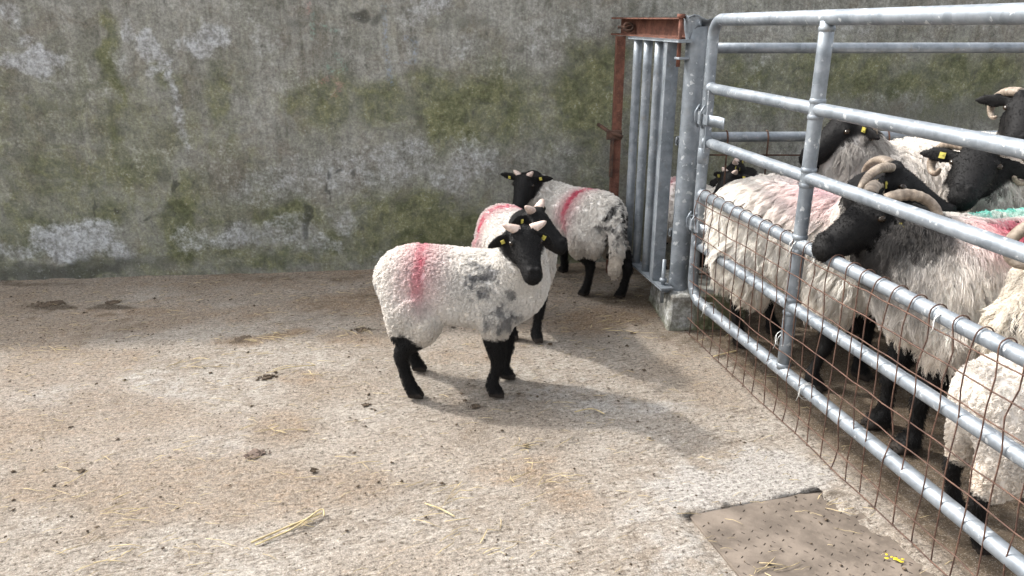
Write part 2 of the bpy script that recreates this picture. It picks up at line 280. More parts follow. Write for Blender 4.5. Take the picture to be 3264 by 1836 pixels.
WALL_T = np.array([.9953, .0965, 0]); WALL_N = np.array([.0965, -.9953, 0]); WALL_H = 1.95; WALL_Y0 = 4.381
def build_wall():
    us = np.concatenate([np.linspace(-9, -3.3, 20, endpoint=False), np.arange(-3.3, 3.4, .0145), np.linspace(3.4, 9, 20)])
    zs = np.concatenate([np.arange(-.06, 1.56, .0145), np.linspace(1.57, WALL_H, 14)])
    U, Z = np.meshgrid(us, zs)
    d = (fbm(U * 1.2, Z * 1.2, 3, 3) - .5) * .03 + (fbm(U * 11, Z * 11, 9, 4) - .5) * .008
    pale = stain(U, Z, PALE, 21); moss = stain(U, Z, MOSS, 41, 1.25, 1.7); dark = stain(U, Z, DARK, 61)
    moss = np.maximum(moss, .42 * sstep(Z, .62, .25) * (.4 + 1.2 * fbm(U * 1.6, Z * 1.2, 91))); moss = np.maximum(moss, .5 * np.exp(-((Z - .93) / .16) ** 2) * sstep(U, -1.7, -.9) * (.5 + fbm(U * 2, Z * 2, 93)))
    d += pale * .002
    top = np.where(Z > WALL_H - .02, (fbm(U * 3, Z * 0, 77) - .5) * .05, 0)
    dep = -d
    X = U * WALL_T[0] - WALL_N[0] * dep; Y = U * WALL_T[1] - WALL_N[1] * dep; Zz = Z + top
    nu, nz = len(us), len(zs)
    V = np.stack([X, Y, Zz], -1).reshape(-1, 3)
    idx = np.arange(nu * nz).reshape(nz, nu)
    F = np.stack([idx[:-1, :-1], idx[:-1, 1:], idx[1:, 1:], idx[1:, :-1]], -1).reshape(-1, 4)
    # back face, top and ends: a real 0.22 m thick wall
    b0 = len(V); th = -WALL_N * .22
    edge_top = idx[-1]; back_top = V[edge_top] + th; back_bot = back_top.copy(); back_bot[:, 2] = -.06
    Vx = np.concatenate([V, back_top, back_bot]); bt = b0 + np.arange(nu); bb = b0 + nu + np.arange(nu)
    F = F.tolist()
    F += [(edge_top[i], edge_top[i + 1], bt[i + 1], bt[i]) for i in range(nu - 1)]
    F += [(bt[i], bt[i + 1], bb[i + 1], bb[i]) for i in range(nu - 1)]
    F += [tuple(idx[::-1, 0].tolist() + [bb[0], bt[0]])[::1], tuple(idx[:, -1].tolist() + [bt[-1], bb[-1]])]
    o = mesh_obj('concrete_wall', Vx, F, WALL); o.location = (0, WALL_Y0, 0)
    me = o.data; z0 = np.zeros(2 * nu)
    for k, a in (('pale', pale), ('moss', moss), ('dark', dark)): set_attr(me, k, np.concatenate([a.ravel(), z0]))
    # scribbles of stock marker: short vertical and looped strokes
    def strokes(paths, w=.008):
        m = np.zeros(U.size); P = np.stack([U.ravel(), Z.ravel()], -1)
        for path in paths:
            for (a, b) in zip(path[:-1], path[1:]):
                a = np.array(a); b = np.array(b); ab = b - a; t = np.clip(((P - a) @ ab) / (ab @ ab), 0, 1)
                dd = np.linalg.norm(P - (a + t[:, None] * ab), axis=1); m = np.maximum(m, 1 - sstep(dd, w * .4, w * 1.6))
        return np.concatenate([m, z0])
    set_attr(me, 'mark_blue', strokes([[(-.68, 1.46), (-.68, 1.22), (-.66, 1.05)], [(-.58, 1.30), (-.52, 1.28), (-.53, 1.18), (-.60, 1.17)]], .011))
    set_attr(me, 'mark_green', strokes([[(-1.06, 1.42), (-1.06, 1.30)], [(-.95, 1.22), (-.90, 1.14), (-.97, 1.12), (-1.0, 1.16)], [(-1.0, 1.36), (-.93, 1.33)]], .011))
    set_attr(me, 'mark_red', strokes([[(-1.04, 1.07), (-.98, 1.10), (-.93, 1.05), (-.97, 1.00)], [(-1.07, 1.47), (-1.07, 1.40)]], .012))
    tag(o, 'tall grey weathered concrete wall streaked with green algae and pale lime patches', 'wall')
build_wall()

GATE_A = np.array([.835, 3.35]); GATE_G = np.array([.193, -.9812]); GATE_O = np.array([-.9812, -.193])   # along the gate, outward to the yard
def gate_x(y): return GATE_A[0] + (GATE_A[1] - y) * .1967
H_O = np.array([.514, 1.932]); H_1 = np.array([.959, .285]); H_2 = np.array([.285, -.959])

def ground_fields(X, Y):
    pen = sstep(X - gate_x(Y), -.06, .10)
    wall_d = (WALL_Y0 + .097 * X) - Y
    dirt = np.zeros_like(X)
    wx = X + (fbm(X * 3, Y * 3, 5) - .5) * .3; wy = Y + (fbm(X * 3, Y * 3, 8) - .5) * .3
    for (cx, cy, rx, ry, a) in [(-1.39,3.64,.5,.16,.6),(-.61,3.78,.6,.3,.75),(-1.99,3.64,.5,.16,.7),(-.87,2.83,.25,.12,.6),(-.84,2.44,.22,.16,.6),(-.68,2.69,.3,.2,.45),(-.01,2.16,.25,.14,.65),(.14,2.05,.22,.12,.6),(-.15,3.06,.3,.14,.6),(.42,3.53,.35,.25,.8),(.65,3.75,.3,.3,.7),(-.07,3.23,.3,.15,.5),(-1.14,1.87,.25,.1,.5),(-1.18,3.28,.22,.08,.8),(-.71,3.23,.3,.1,.6),(.8,2.9,.25,.5,.45),(-.3,1.75,.3,.15,.45),(-1.5,1.75,.2,.1,.4),(.1,2.45,.3,.2,.3),(-.25,2.35,.5,.3,.35),(-.9,2.0,.5,.2,.25)]:
        d = np.sqrt(((wx - cx) / rx) ** 2 + ((wy - cy) / ry) ** 2); dirt = np.maximum(dirt, a * (1 - sstep(d, .3, 1.5)))
    dirt = np.maximum(dirt, (1 - sstep(wall_d, .05, 1.0)) * .62 * (.6 + .8 * fbm(X * 1.3, Y * 2, 33)))
    dirt = np.maximum(dirt, pen * .75)
    pale = np.zeros_like(X)
    for (cx, cy, rx, ry, a) in [(-1.69,2.69,.6,.35,.55),(-1.23,2.33,.6,.25,.5),(.18,2.72,.3,.1,.5),(.48,2.65,.25,.08,.7),(.74,2.12,.36,.13,1.0),(.44,2.01,.2,.1,.6),(.34,2.83,.2,.08,.4),(-.41,2.39,.4,.2,.2),(-1.4,2.14,.4,.2,.4),(-2.6,4.0,.5,.1,.4),(.45,1.75,.12,.25,.5),(-2.3,2.8,.5,.4,.4)]:
        d = np.sqrt(((wx - cx) / rx) ** 2 + ((wy - cy) / ry) ** 2); pale = np.maximum(pale, a * (1 - sstep(d, .3, 1.5)))
    pale *= 1 - pen
    muck = pen * .68
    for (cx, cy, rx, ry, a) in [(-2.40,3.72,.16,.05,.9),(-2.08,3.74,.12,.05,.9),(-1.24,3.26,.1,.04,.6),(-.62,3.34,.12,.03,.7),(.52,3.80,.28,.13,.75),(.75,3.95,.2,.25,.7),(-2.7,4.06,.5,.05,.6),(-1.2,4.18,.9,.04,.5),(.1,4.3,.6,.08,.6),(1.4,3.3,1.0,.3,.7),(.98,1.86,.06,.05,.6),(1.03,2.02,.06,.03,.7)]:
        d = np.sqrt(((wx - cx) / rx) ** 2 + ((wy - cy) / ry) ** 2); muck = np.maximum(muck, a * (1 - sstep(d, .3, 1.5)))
    tr = fbm(X * 2.1 + 7, Y * 3.4, 140, 4); muck = np.maximum(muck, .40 * sstep(tr, .62, .72) * sstep(Y, 1.4, 2.6)); dirt = np.maximum(dirt, .55 * sstep(fbm(X * 1.1 + 3, Y * 1.7, 150, 4), .52, .68))
    return dirt, pale, muck

def build_ground():
    xs = np.concatenate([-np.geomspace(60, 3.3, 16), np.arange(-3.2, 2.5, .0165), np.geomspace(2.6, 60, 16)])
    ys = np.concatenate([-np.geomspace(60, .6, 14), np.linspace(-.5, 1.1, 24), np.arange(1.2, 4.75, .0165), np.geomspace(4.85, 60, 16)])
    X, Y = np.meshgrid(xs, ys)
    Z = (fbm(X * .9, Y * .9, 2, 3) - .5) * .014
    Z += (fbm(X * 9, Y * 30, 12, 4, .6) - .5) * .013 + (fbm(X * 38, Y * 48, 14, 3, .6) - .5) * .006
    rid = np.exp(-(((X - .75) / .4) ** 2 + ((Y - 2.45) / .28) ** 2))       # tamped ridges by the gate
    Z += rid * np.sin(Y * 2 * np.pi / .072 + 2.0 * (fbm(X * 2, Y * 3, 90) - .5)) * .004
    # shallow tray under the steel cover
    a = (X - H_O[0]) * H_1[0] + (Y - H_O[1]) * H_1[1]; b = (X - H_O[0]) * H_2[0] + (Y - H_O[1]) * H_2[1]
    a = a + (fbm(X * 14, Y * 14, 160, 3) - .5) * .16 * sstep(a, .2, .4)
    inside = sstep(a, -.04, .0) * (1 - sstep(a, .47, .54)) * sstep(b, -.03, .0) * (1 - sstep(b, .62, .75))
    near = sstep(a, -.14, .0) * (1 - sstep(a, .60, .80)) * sstep(b, -.34, -.05) * (1 - sstep(b, -.04, .0))
    Z = Z * (1 - .85 * near) + .002 * near
    Z = Z * (1 - inside) - .010 * inside
    Z += .006 * sstep(a, .47, .53) * (1 - sstep(a, .60, .72)) * sstep(b, .0, .03)
    dirt, pale, muck = ground_fields(X, Y)
    Z += muck * .004
    nx, ny = len(xs), len(ys); idx = np.arange(nx * ny).reshape(ny, nx)
    F = np.stack([idx[:-1, :-1], idx[:-1, 1:], idx[1:, 1:], idx[1:, :-1]], -1).reshape(-1, 4)
    me = bpy.data.meshes.new('ground'); me.from_pydata(np.stack([X, Y, Z], -1).reshape(-1, 3).tolist(), [], F.tolist()); me.update()
    me.polygons.foreach_set('use_smooth', np.ones(len(F), bool)); me.materials.append(GROUND)
    o = bpy.data.objects.new('ground', me); COL.objects.link(o)
    for k, v in (('dirt', dirt), ('pale', pale), ('muck', muck)): set_attr(me, k, v)
    tag(o, 'rough tamped concrete yard floor with straw and dirt stains', None, None, 'structure')
build_ground()

def patch_attrs(o, dirt=0., pale=0., muck=0.):
    P = np.array([v.co for v in o.data.vertices]) + np.array(o.location)
    d, p, m = ground_fields(P[:, 0], P[:, 1])
    set_attr(o.data, 'dirt', np.maximum(d * .6, dirt)); set_attr(o.data, 'pale', np.maximum(p, pale)); set_attr(o.data, 'muck', np.maximum(m, muck))

def build_cover():
    # cement surround: real lip along the far and the left edge of the cover
    g = Geo((*H_O, 0))
    def strip(p0, d, n, L, prof, m=40, seed=0):
        V = []; F = []
        for i in range(m + 1):
            s = L * i / m
            for k, (w, z) in enumerate(prof):
                jit = (vnoise(np.array([s * 14.]), np.array([k * 3.1 + seed]), 4)[0] - .5) * (.012 if k < 2 else .05)
                q = p0 + d * s + n * (w + jit)
                V.append((q[0], q[1], z + (vnoise(np.array([s * 30.]), np.array([w * 60 + seed]), 6)[0] - .5) * .004))
        K = len(prof)
        for i in range(m):
            for k in range(K - 1): F.append((i * K + k, i * K + k + 1, (i + 1) * K + k + 1, (i + 1) * K + k))
        g.add(V, F)
    strip(H_O - H_1 * .005, H_1, -H_2, .475, [(-.001, -.006), (.0, .002), (.003, .0035), (.03, .0045), (.06, .002), (.085, -.006)], 60, 1)
    o = g.obj('cement_surround', GROUND); o.location = (*H_O, 0); patch_attrs(o, 0, .6, 0)
    tag(o, 'smooth pale cement lip along the far edge of the steel cover', 'cement lip')
    # steel plate
    root = empty('access_cover', (*(H_O + H_1 * .3 + H_2 * .3), 0))
    c = H_O + H_1 * .265 + H_2 * .319
    gp = Geo(root.location); gp.box((c[0], c[1], -.0050), (*H_1, 0), (*H_2, 0), (0, 0, 1), .50, .63, .01, .002)
    m = Mat('muddy_tread_plate'); v = m.coord('Object'); n1 = m.noise(v, 9, 6, .6); n2 = m.noise(v, 70, 5, .6)
    cc = m.mix(m.rng(n1, .35, .7), (.10, .081, .065), (.19, .156, .126)); cc = m.mix(m.math('MULTIPLY', m.rng(n2, .55, .7), .35), cc, (.21, .17, .13))
    cc = m.mix(m.math('MULTIPLY', m.rng(n2, .40, .3), .4), cc, (.07, .052, .04))
    plate_m = m.done(cc, .8, .0, m.bump(n2, .4, .003), .3)
    gp.obj('plate', plate_m, root, False)
    gt = Geo(root.location)
    for i in range(16):
        for j in range(20):
            q = H_O + H_1 * (.03 + i * .0305) + H_2 * (.03 + j * .0305)
            if RNG.random() < .1 + .6 * (vnoise(np.array([i * .23]), np.array([j * .23]), 9)[0] > .62): continue
            dr = H_1 if (i + j) % 2 else H_2; dr = np.array([dr[0] * .85 - dr[1] * .5, dr[1] * .85 + dr[0] * .5]); pr = np.array([-dr[1], dr[0]])
            V = [(*(q + dr * a + pr * b), z) for a, b, z in [(-.010, 0, -.002), (0, -.0032, -.002), (.010, 0, -.002), (0, .0032, -.002), (-.004, 0, .0022), (.004, 0, .0022)]]
            gt.add(V, [(0, 1, 4), (1, 5, 4), (1, 2, 5), (2, 3, 5), (3, 4, 5), (3, 0, 4)])
    tr = gt.obj('treads', m_plain('worn_tread', (.060, .046, .036), .55, .2), root, False); tr['kind'] = 'stuff'
    tag(root, 'square muddy brown steel tread plate cover set in the yard floor', 'cover')
    # splash of yellow marker paint on the dirt beside the plate
    g = Geo(); bm = bmesh.new(); pts = []
    for k in range(9):
        cx, cy = 1.045 + RNG.normal(0, .013), 1.735 + RNG.normal(0, .010); r = RNG.uniform(.003, .008)
        g.add([(cx + r * math.cos(t) * RNG.uniform(.6, 1.3), cy + r * .7 * math.sin(t) * RNG.uniform(.6, 1.3), .007 + .001 * math.cos(3 * t)) for t in np.linspace(0, 2 * np.pi, 9, endpoint=False)] + [(cx, cy, .010)], [(i, (i + 1) % 9, 9) for i in range(9)])
    bm.free(); o = g.obj('paint_splash', PAINT_Y); tag(o, 'small bright yellow paint splash beside the steel cover', 'paint', None, 'stuff')
build_cover()
# ================================================================ PLINTH, POST, GATES
def v3(p, z): return np.array([p[0], p[1], z])
Zv = np.array([0, 0, 1.0])

def build_plinth():
    bm = bmesh.new(); bmesh.ops.create_cube(bm, size=1.0)
    bmesh.ops.scale(bm, vec=(.36, .42, .20), verts=bm.verts); bmesh.ops.bevel(bm, geom=list(bm.edges), offset=.008, segments=1, affect='EDGES')
    bmesh.ops.subdivide_edges(bm, edges=list(bm.edges), cuts=9, use_grid_fill=True)
    bmesh.ops.triangulate(bm, faces=[f for f in bm.faces if len(f.verts) > 4])
    bm.verts.ensure_lookup_table(); P = np.array([v.co for v in bm.verts])
    n = (fbm(P[:, 0] * 16 + P[:, 2] * 9, P[:, 1] * 16 - P[:, 2] * 13, 50, 4) - .5)
    for v, k in zip(bm.verts, n):
        v.co += Vector((v.co.x, v.co.y, v.co.z * 1.2)).normalized() * k * .022
        if v.co.z < 0 and v.co.x < 0: v.co.x += (-v.co.z) * -.10
    me = bpy.data.meshes.new('concrete_plinth'); bm.to_mesh(me); bm.free(); me.materials.append(WALL)
    o = bpy.data.objects.new('concrete_plinth', me); COL.objects.link(o); o.location = (.915, 3.585, .075); o.rotation_euler[2] = .05
    P = np.array([v.co for v in me.vertices])
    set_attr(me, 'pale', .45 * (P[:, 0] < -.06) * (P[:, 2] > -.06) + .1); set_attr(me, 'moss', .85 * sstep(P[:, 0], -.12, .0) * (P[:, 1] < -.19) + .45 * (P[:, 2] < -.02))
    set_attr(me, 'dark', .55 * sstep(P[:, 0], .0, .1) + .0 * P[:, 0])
    tag(o, 'mossy concrete plinth block under the galvanised gate post', 'plinth')
build_plinth()

POST = np.array([.797, 3.48])
def build_post():
    root = empty('gate_post', (*POST, .165)); org = root.location
    g = Geo(org); zz = np.linspace(.165, 1.365, 12)
    g.sweep([v3(POST, z) for z in zz], [.0465] + [.045] * 11, 28, False)
    # inner wall so the open top is a tube
    g.sweep([v3(POST, 1.365), v3(POST, 1.3651), v3(POST, 1.25)], [.045, .041, .041], 28, False); g.obj('tube', GALV, root)
    g = Geo(org); V = []; F = []; A = np.linspace(math.radians(95), math.radians(275), 20); Zr = [1.245, 1.28, 1.315, 1.35, 1.38, 1.405]
    for j, z in enumerate(Zr):          # torn sheet hanging down the yard side of the post
        for i, a in enumerate(A):
            w = vnoise(np.array([i * .6]), np.array([j * .8]), 5)[0] - .5; t = i / 19
            ragged = (.075 * abs(math.sin(t * 5.2)) + .05 * t) * (1 - j / 5)
            r = .0485 + .018 * math.exp(-((t - .55) / .28) ** 2) * (j / 5) ** 1.2 + w * .016
            V.append(v3(POST + r * np.array([math.cos(a), math.sin(a)]), z + ragged + w * .016))
    n = len(A)
    for j in range(len(Zr) - 1):
        for i in range(n - 1): F.append((j * n + i, j * n + i + 1, (j + 1) * n + i + 1, (j + 1) * n + i))
    g.add(V, F); o = g.obj('torn_cap', GALV, root); s = o.modifiers.new('s', 'SOLIDIFY'); s.thickness = .0016; o['label'] = 'torn crumpled sheet cap'
    g = Geo(org); V = []; F = []       # flap folded up at the front over the open top
    for i in range(7):
        for j in range(5):
            x = -.050 + .115 * i / 6; y = -.060 + .10 * j / 4
            V.append(v3(POST + np.array([x, y]), 1.405 - .038 * (j / 4) + .006 * math.sin(i * 1.3) - .006 * (i / 6) + .004 * math.sin(j * 1.7 + i)))
    for i in range(6):
        for j in range(4): F.append((i * 5 + j, i * 5 + j + 1, i * 5 + j + 6, i * 5 + j + 5))
    g.add(V, F); o = g.obj('torn_flap', GALV, root); s = o.modifiers.new('s', 'SOLIDIFY'); s.thickness = .0016
    for z in (1.0, .53):               # black ellipses standing in for the shade inside the keyhole latch slots
        g = Geo(org); d = nrm(np.array([.55, -.83])); V = []
        c = v3(POST + d * .0455, z); sd = np.array([.83, .55, 0])
        for t in np.linspace(0, 2 * np.pi, 18, endpoint=False): V.append(c + sd * .006 * math.cos(t) + Zv * .042 * math.sin(t) - np.array([*d, 0]) * .0005 * abs(math.cos(t)))
        V.append(c); g.add(V, [(i, (i + 1) % 18, 18) for i in range(18)]); g.obj('slot_shade', BLACK, root)
    for z in (.43, .866):              # stub ends of the rails bolted behind
        g = Geo(org); p0 = np.array([.775, 3.56]); g.sweep([v3(p0 - np.array([.016, 0]), z), v3(p0 + np.array([.05, .02]), z)], .022, 16, False)
        g.sweep([v3(p0 - np.array([.016, 0]), z), v3(p0 - np.array([.0161, 0]), z), v3(p0 + np.array([.05, .02]), z)], [.022, .018, .018], 16, False); g.obj('stub', GALV_D, root)
    tag(root, 'thick galvanised gate post with torn cap, standing on the concrete plinth', 'post')
build_post()

RAILZ = (1.12, .895, .664, .435); GL = 3.2
def gp(s, z, o=0.0): q = GATE_A + GATE_G * s + GATE_O * o; return np.array([q[0], q[1], z])
def build_gate():
    root = empty('tubular_gate', (*GATE_A, .18)); org = root.location; R = .0235
    g = Geo(org); d3 = np.array([*GATE_G, 0])
    top = 1.393; bot = .18; br = .07; slope = .010
    pts = [gp(GL, top + slope * GL)] + [gp(s, top + slope * s) for s in np.linspace(GL * .8, br, 14)]
    pts += arc(gp(br, top - br), -d3, Zv, br, math.pi / 2, 0, 8)[1:]
    pts += [gp(0, z) for z in np.linspace(top - br - .05, bot + .09 + .05, 12)]
    pts += arc(gp(.09, bot + .09), -d3, -Zv, .09, 0, math.pi / 2, 8)
    pts += [gp(s, bot) for s in np.linspace(.14, GL, 14)]
    g.sweep(pts, R, 20); g.obj('frame', GALV, root)
    for z in RAILZ:
        g = Geo(org); g.sweep([gp(s, z) for s in np.linspace(.018, GL, 12)], .0215, 18); r = g.obj('rail', GALV, root)
        gb = Geo(org); gb.sweep([gp(.016, z), gp(.022, z), gp(.034, z), gp(.04, z)], [.0225, .0265, .0258, .022], 18, False); gb.obj('weld', GALV_D, r)
    for s0 in (.815, 2.45):
        g = Geo(org); g.sweep([gp(s0, z) for z in np.linspace(bot + .01, top + slope * s0 - .01, 12)], .0235, 18); u = g.obj('upright', GALV, root)
        for z in RAILZ + (bot, top):
            for k in (-1, 1):
                if (z == bot and k < 0) or (z == top and k > 0): continue
                gb = Geo(org); gb.sweep([gp(s0, z + k * .018), gp(s0, z + k * .023), gp(s0, z + k * .031), gp(s0, z + k * .034)], [.0245, .0268, .026, .0236], 18, False)
                gb.obj('weld', GALV_D, u)
    # sleeve on the hanging stile and drain holes
    g = Geo(org); g.sweep([gp(0, .80), gp(0, .802), gp(0, .865), gp(0, .867)], [.0235, .0255, .0255, .0235], 20, False); g.obj('sleeve', GALV_D, root)
    for (za, zb, zl) in ((1.115, .855, 1.0), (.665, .44, .53)):
        g = Geo(org); g.box(gp(.05, (za + zb) / 2, .012), d3, (*GATE_O, 0), Zv, .016, .022, za - zb, .002); b = g.obj('latch_bar', GALV, root, False)
        g = Geo(org)                                                  # cranked hasp reaching into the post's slot
        hp = [v3(POST + np.array([.020, -.042]), zl), v3(POST + np.array([.03, -.075]), zl), gp(-.03, zl, .03), gp(.0, zl - .004, .034), gp(.045, zl - .006, .030), gp(.07, zl - .006, .026)]
        V = []; F = []
        for i, q in enumerate(hp):
            h = .021 if i not in (2, 3) else .026
            t = nrm((hp[min(i + 1, 5)] - hp[max(i - 1, 0)]) * [1, 1, 0]); w = np.array([-t[1], t[0], 0]) * .0025
            V += [q + w + Zv * h, q - w + Zv * h, q - w - Zv * h, q + w - Zv * h]
        for i in range(5):
            for k in range(4): F.append((i * 4 + k, i * 4 + (k + 1) % 4, i * 4 + 4 + (k + 1) % 4, i * 4 + 4 + k))
        F += [(0, 1, 2, 3), (23, 22, 21, 20)]; g.add(V, F); g.obj('hasp', GALV, root, False)
        for sx in (-.022, .028):                                       # two upright keeper lugs
            g = Geo(org); g.sweep([gp(sx, zl - .045, .026), gp(sx, zl - .02, .04), gp(sx, zl + .02, .042), gp(sx, zl + .05, .024)], .005, 8); g.obj('keeper', GALV, root)
        g = Geo(org); V = []; F = []                                   # springy handle plate
        for i in range(9):
            t = i / 8; q = gp(.06 + .10 * t, zl - .008 - .004 * t, .03 - .035 * math.sin(t * 1.9)); V += [q + Zv * .023, q - Zv * .023]
        for i in range(8): F.append((2 * i, 2 * i + 1, 2 * i + 3, 2 * i + 2))
        g.add(V, F); o = g.obj('handle', GALV, root); s = o.modifiers.new('s', 'SOLIDIFY'); s.thickness = .003
    tag(root, 'large galvanised tubular gate with six rails slanting towards the lower corner', 'gate')
build_gate()

def build_wire_panel():
    root = empty('wire_mesh_panel', (*GATE_A, 0)); org = root.location; r = .0020; zr = .664
    rng = np.random.default_rng(3)
    for i in range(27):
        s = .045 + i * .0765 + rng.normal(0, .004)
        wob = rng.normal(0, .0045, 8); wo = rng.normal(0, .003, 8); kink = rng.normal(0, .008)
        P = [gp(s, zr - .012, -.0275), gp(s, zr + .004, -.0275), gp(s, zr + .02, -.018), gp(s, zr + .0275, 0), gp(s, zr + .021, .018), gp(s + kink * .2, zr + .002, .027)]
        for k, z in enumerate((.60, .52, .44, .35, .27, .18, .09, .006)):
            P.append(gp(s + wob[k] + kink * (1 if k < 5 else .4), z, .029 + wo[k] - .002 * k + (.003 if k % 2 else 0)))
        # smooth the bent rod
        Q = []
        for a, b, c, d in zip([P[0]] + P[:-2], P[:-1], P[1:], P[2:] + [P[-1]]):
            for t in (0, .5): Q.append(.5 * ((2 * b) + (c - a) * t + (2 * a - 5 * b + 4 * c - d) * t * t + (3 * b - a - 3 * c + d) * t ** 3))
        Q.append(P[-1]); g = Geo(org); g.sweep(Q, r, 6); g.obj('rod', WIRE, root)
    for z in (.640, .565, .490, .350, .270, .085, .016):
        rr = np.random.default_rng(int(z * 1000)); ss = np.linspace(.03, 2.1, 30)
        g = Geo(org); g.sweep([gp(s, z + rr.normal(0, .0018), .0335 + rr.normal(0, .001) - .015 * (0.66 - z) * .8) for s in ss], r, 6); g.obj('wire', WIRE, root)
    for s, z, k in ((.815, .650, 1), (.96, .655, 2), (1.52, .65, 3), (.80, .30, 4), (.20, .19, 5), (.98, .18, 6)):
        g = Geo(org); c = gp(s, z); P = []
        for t in np.linspace(0, 4.2 * np.pi, 30): P.append(gp(s + .010 * math.sin(t * .5 + k), z + .030 * math.sin(t), .030 * math.cos(t) + .004))
        P += [gp(s + .010, z - .010, .040), gp(s + .006, z - .03, .044)]
        g.sweep(P, .0014, 5); g.obj('tie', TIE, root)
    tag(root, 'rusty welded wire mesh panel hooked over the third gate rail down', 'wire mesh')
build_wire_panel()

def build_barrier():
    A = np.array([.80, 3.66]); D = nrm(np.array([1.0, .03])); root = empty('pen_barrier', (*A, .12)); org = root.location
    def q(s, z, o=0.0): p = A + D * s + np.array([D[1], -D[0]]) * o; return np.array([p[0], p[1], z])
    for z in (1.27, .868, .435):
        g = Geo(org); g.sweep([q(s, z) for s in np.linspace(.0, 2.8, 8)], .0235, 18); g.obj('rail', GALV_D, root)
    for s in (.07, 1.75, 2.78):
        g = Geo(org); g.sweep([q(s, .13), q(s, .7), q(s, 1.27)], .022, 16); g.obj('upright', GALV_D, root)
    g = Geo(org); g.sweep([q(.02, .15), q(2.8, .15)], .011, 10); g.obj('bottom_bar', RUST_D, root)
    for i in range(13):
        s = .215 + i * .193; g = Geo(org); P = [q(s, .868 + .027, -.01), q(s, .895, .01), q(s, .868, .028), q(s, .82, .028), q(s + .003, .5, .03), q(s, .16, .028)]; g.sweep(P, .0042, 6); g.obj('rod', RUST_D, root)
    for z in (.785, .575, .365, .19):
        g = Geo(org); g.sweep([q(s, z + .002 * math.sin(9 * s), .022) for s in np.linspace(.1, 2.75, 12)], .0042, 6); g.obj('wire', RUST_D, root)
    g = Geo(org); g.box(q(.10, .40, -.03), (*D, 0), (D[1], -D[0], 0), Zv, .05, .03, .44, .003); g.obj('batten', TIMBER, root, False)
    tag(root, 'older tubular pen barrier with coarse rusty mesh in front of the wall', 'barrier')
build_barrier()

def build_narrow_gate():
    A = np.array([.612, 3.97]); B = np.array([.712, 3.49]); d = nrm(B - A); o = np.array([d[1], -d[0]]); L = np.linalg.norm(B - A)
    root = empty('narrow_gate', (*A, .195)); org = root.location
    def q(s, z, k=0.0): p = A + d * s + o * k; return np.array([p[0], p[1], z])
    for i, s in enumerate((.03, .165, .305)):
        g = Geo(org); g.sweep([q(s, z) for z in np.linspace(.2, 1.302, 10)], .0215, 18); g.obj('bar', GALV_D, root)
    g = Geo(org); g.box(q(.442, .75), (*d, 0), (*o, 0), Zv, .045, .05, 1.105, .004); g.obj('box_stile', GALV_D, root, False)
    for z in (1.307, .196):
        g = Geo(org); g.box(q(L / 2 + .03, z), (*d, 0), (*o, 0), Zv, L + .13, .058, .010, .002); g.obj('flat_bar', GALV_D, root, False)
    # hinge pins with nuts and their brackets
    for z, zb in ((1.30, 1.235), (.21, .17)):
        g = Geo(org); g.sweep([q(L + .035, z - .10), q(L + .035, z + .115)], .009, 10); p = g.obj('hinge_pin', RUST if z > 1 else GALV_D, root)
        g2 = Geo(org); zn = z + .098 if z > 1 else z + .004; g2.sweep([q(L + .035, zn), q(L + .035, zn + .018)], .018, 6); g2.obj('nut', RUST if z > 1 else GALV_D, p)
        g3 = Geo(org); c = (q(L + .035, zb) + v3(POST, zb)) / 2; g3.box(c, v3(POST, zb) - q(L + .035, zb) + np.array([1e-6, 0, 0]), np.cross(Zv, v3(POST, zb) - q(L + .035, zb)), Zv, .10, .045, .010, .002); g3.obj('hinge_bracket', GALV_D, root, False)
    tag(root, 'narrow gate of four upright galvanised bars between post and wall', 'gate')
build_narrow_gate()

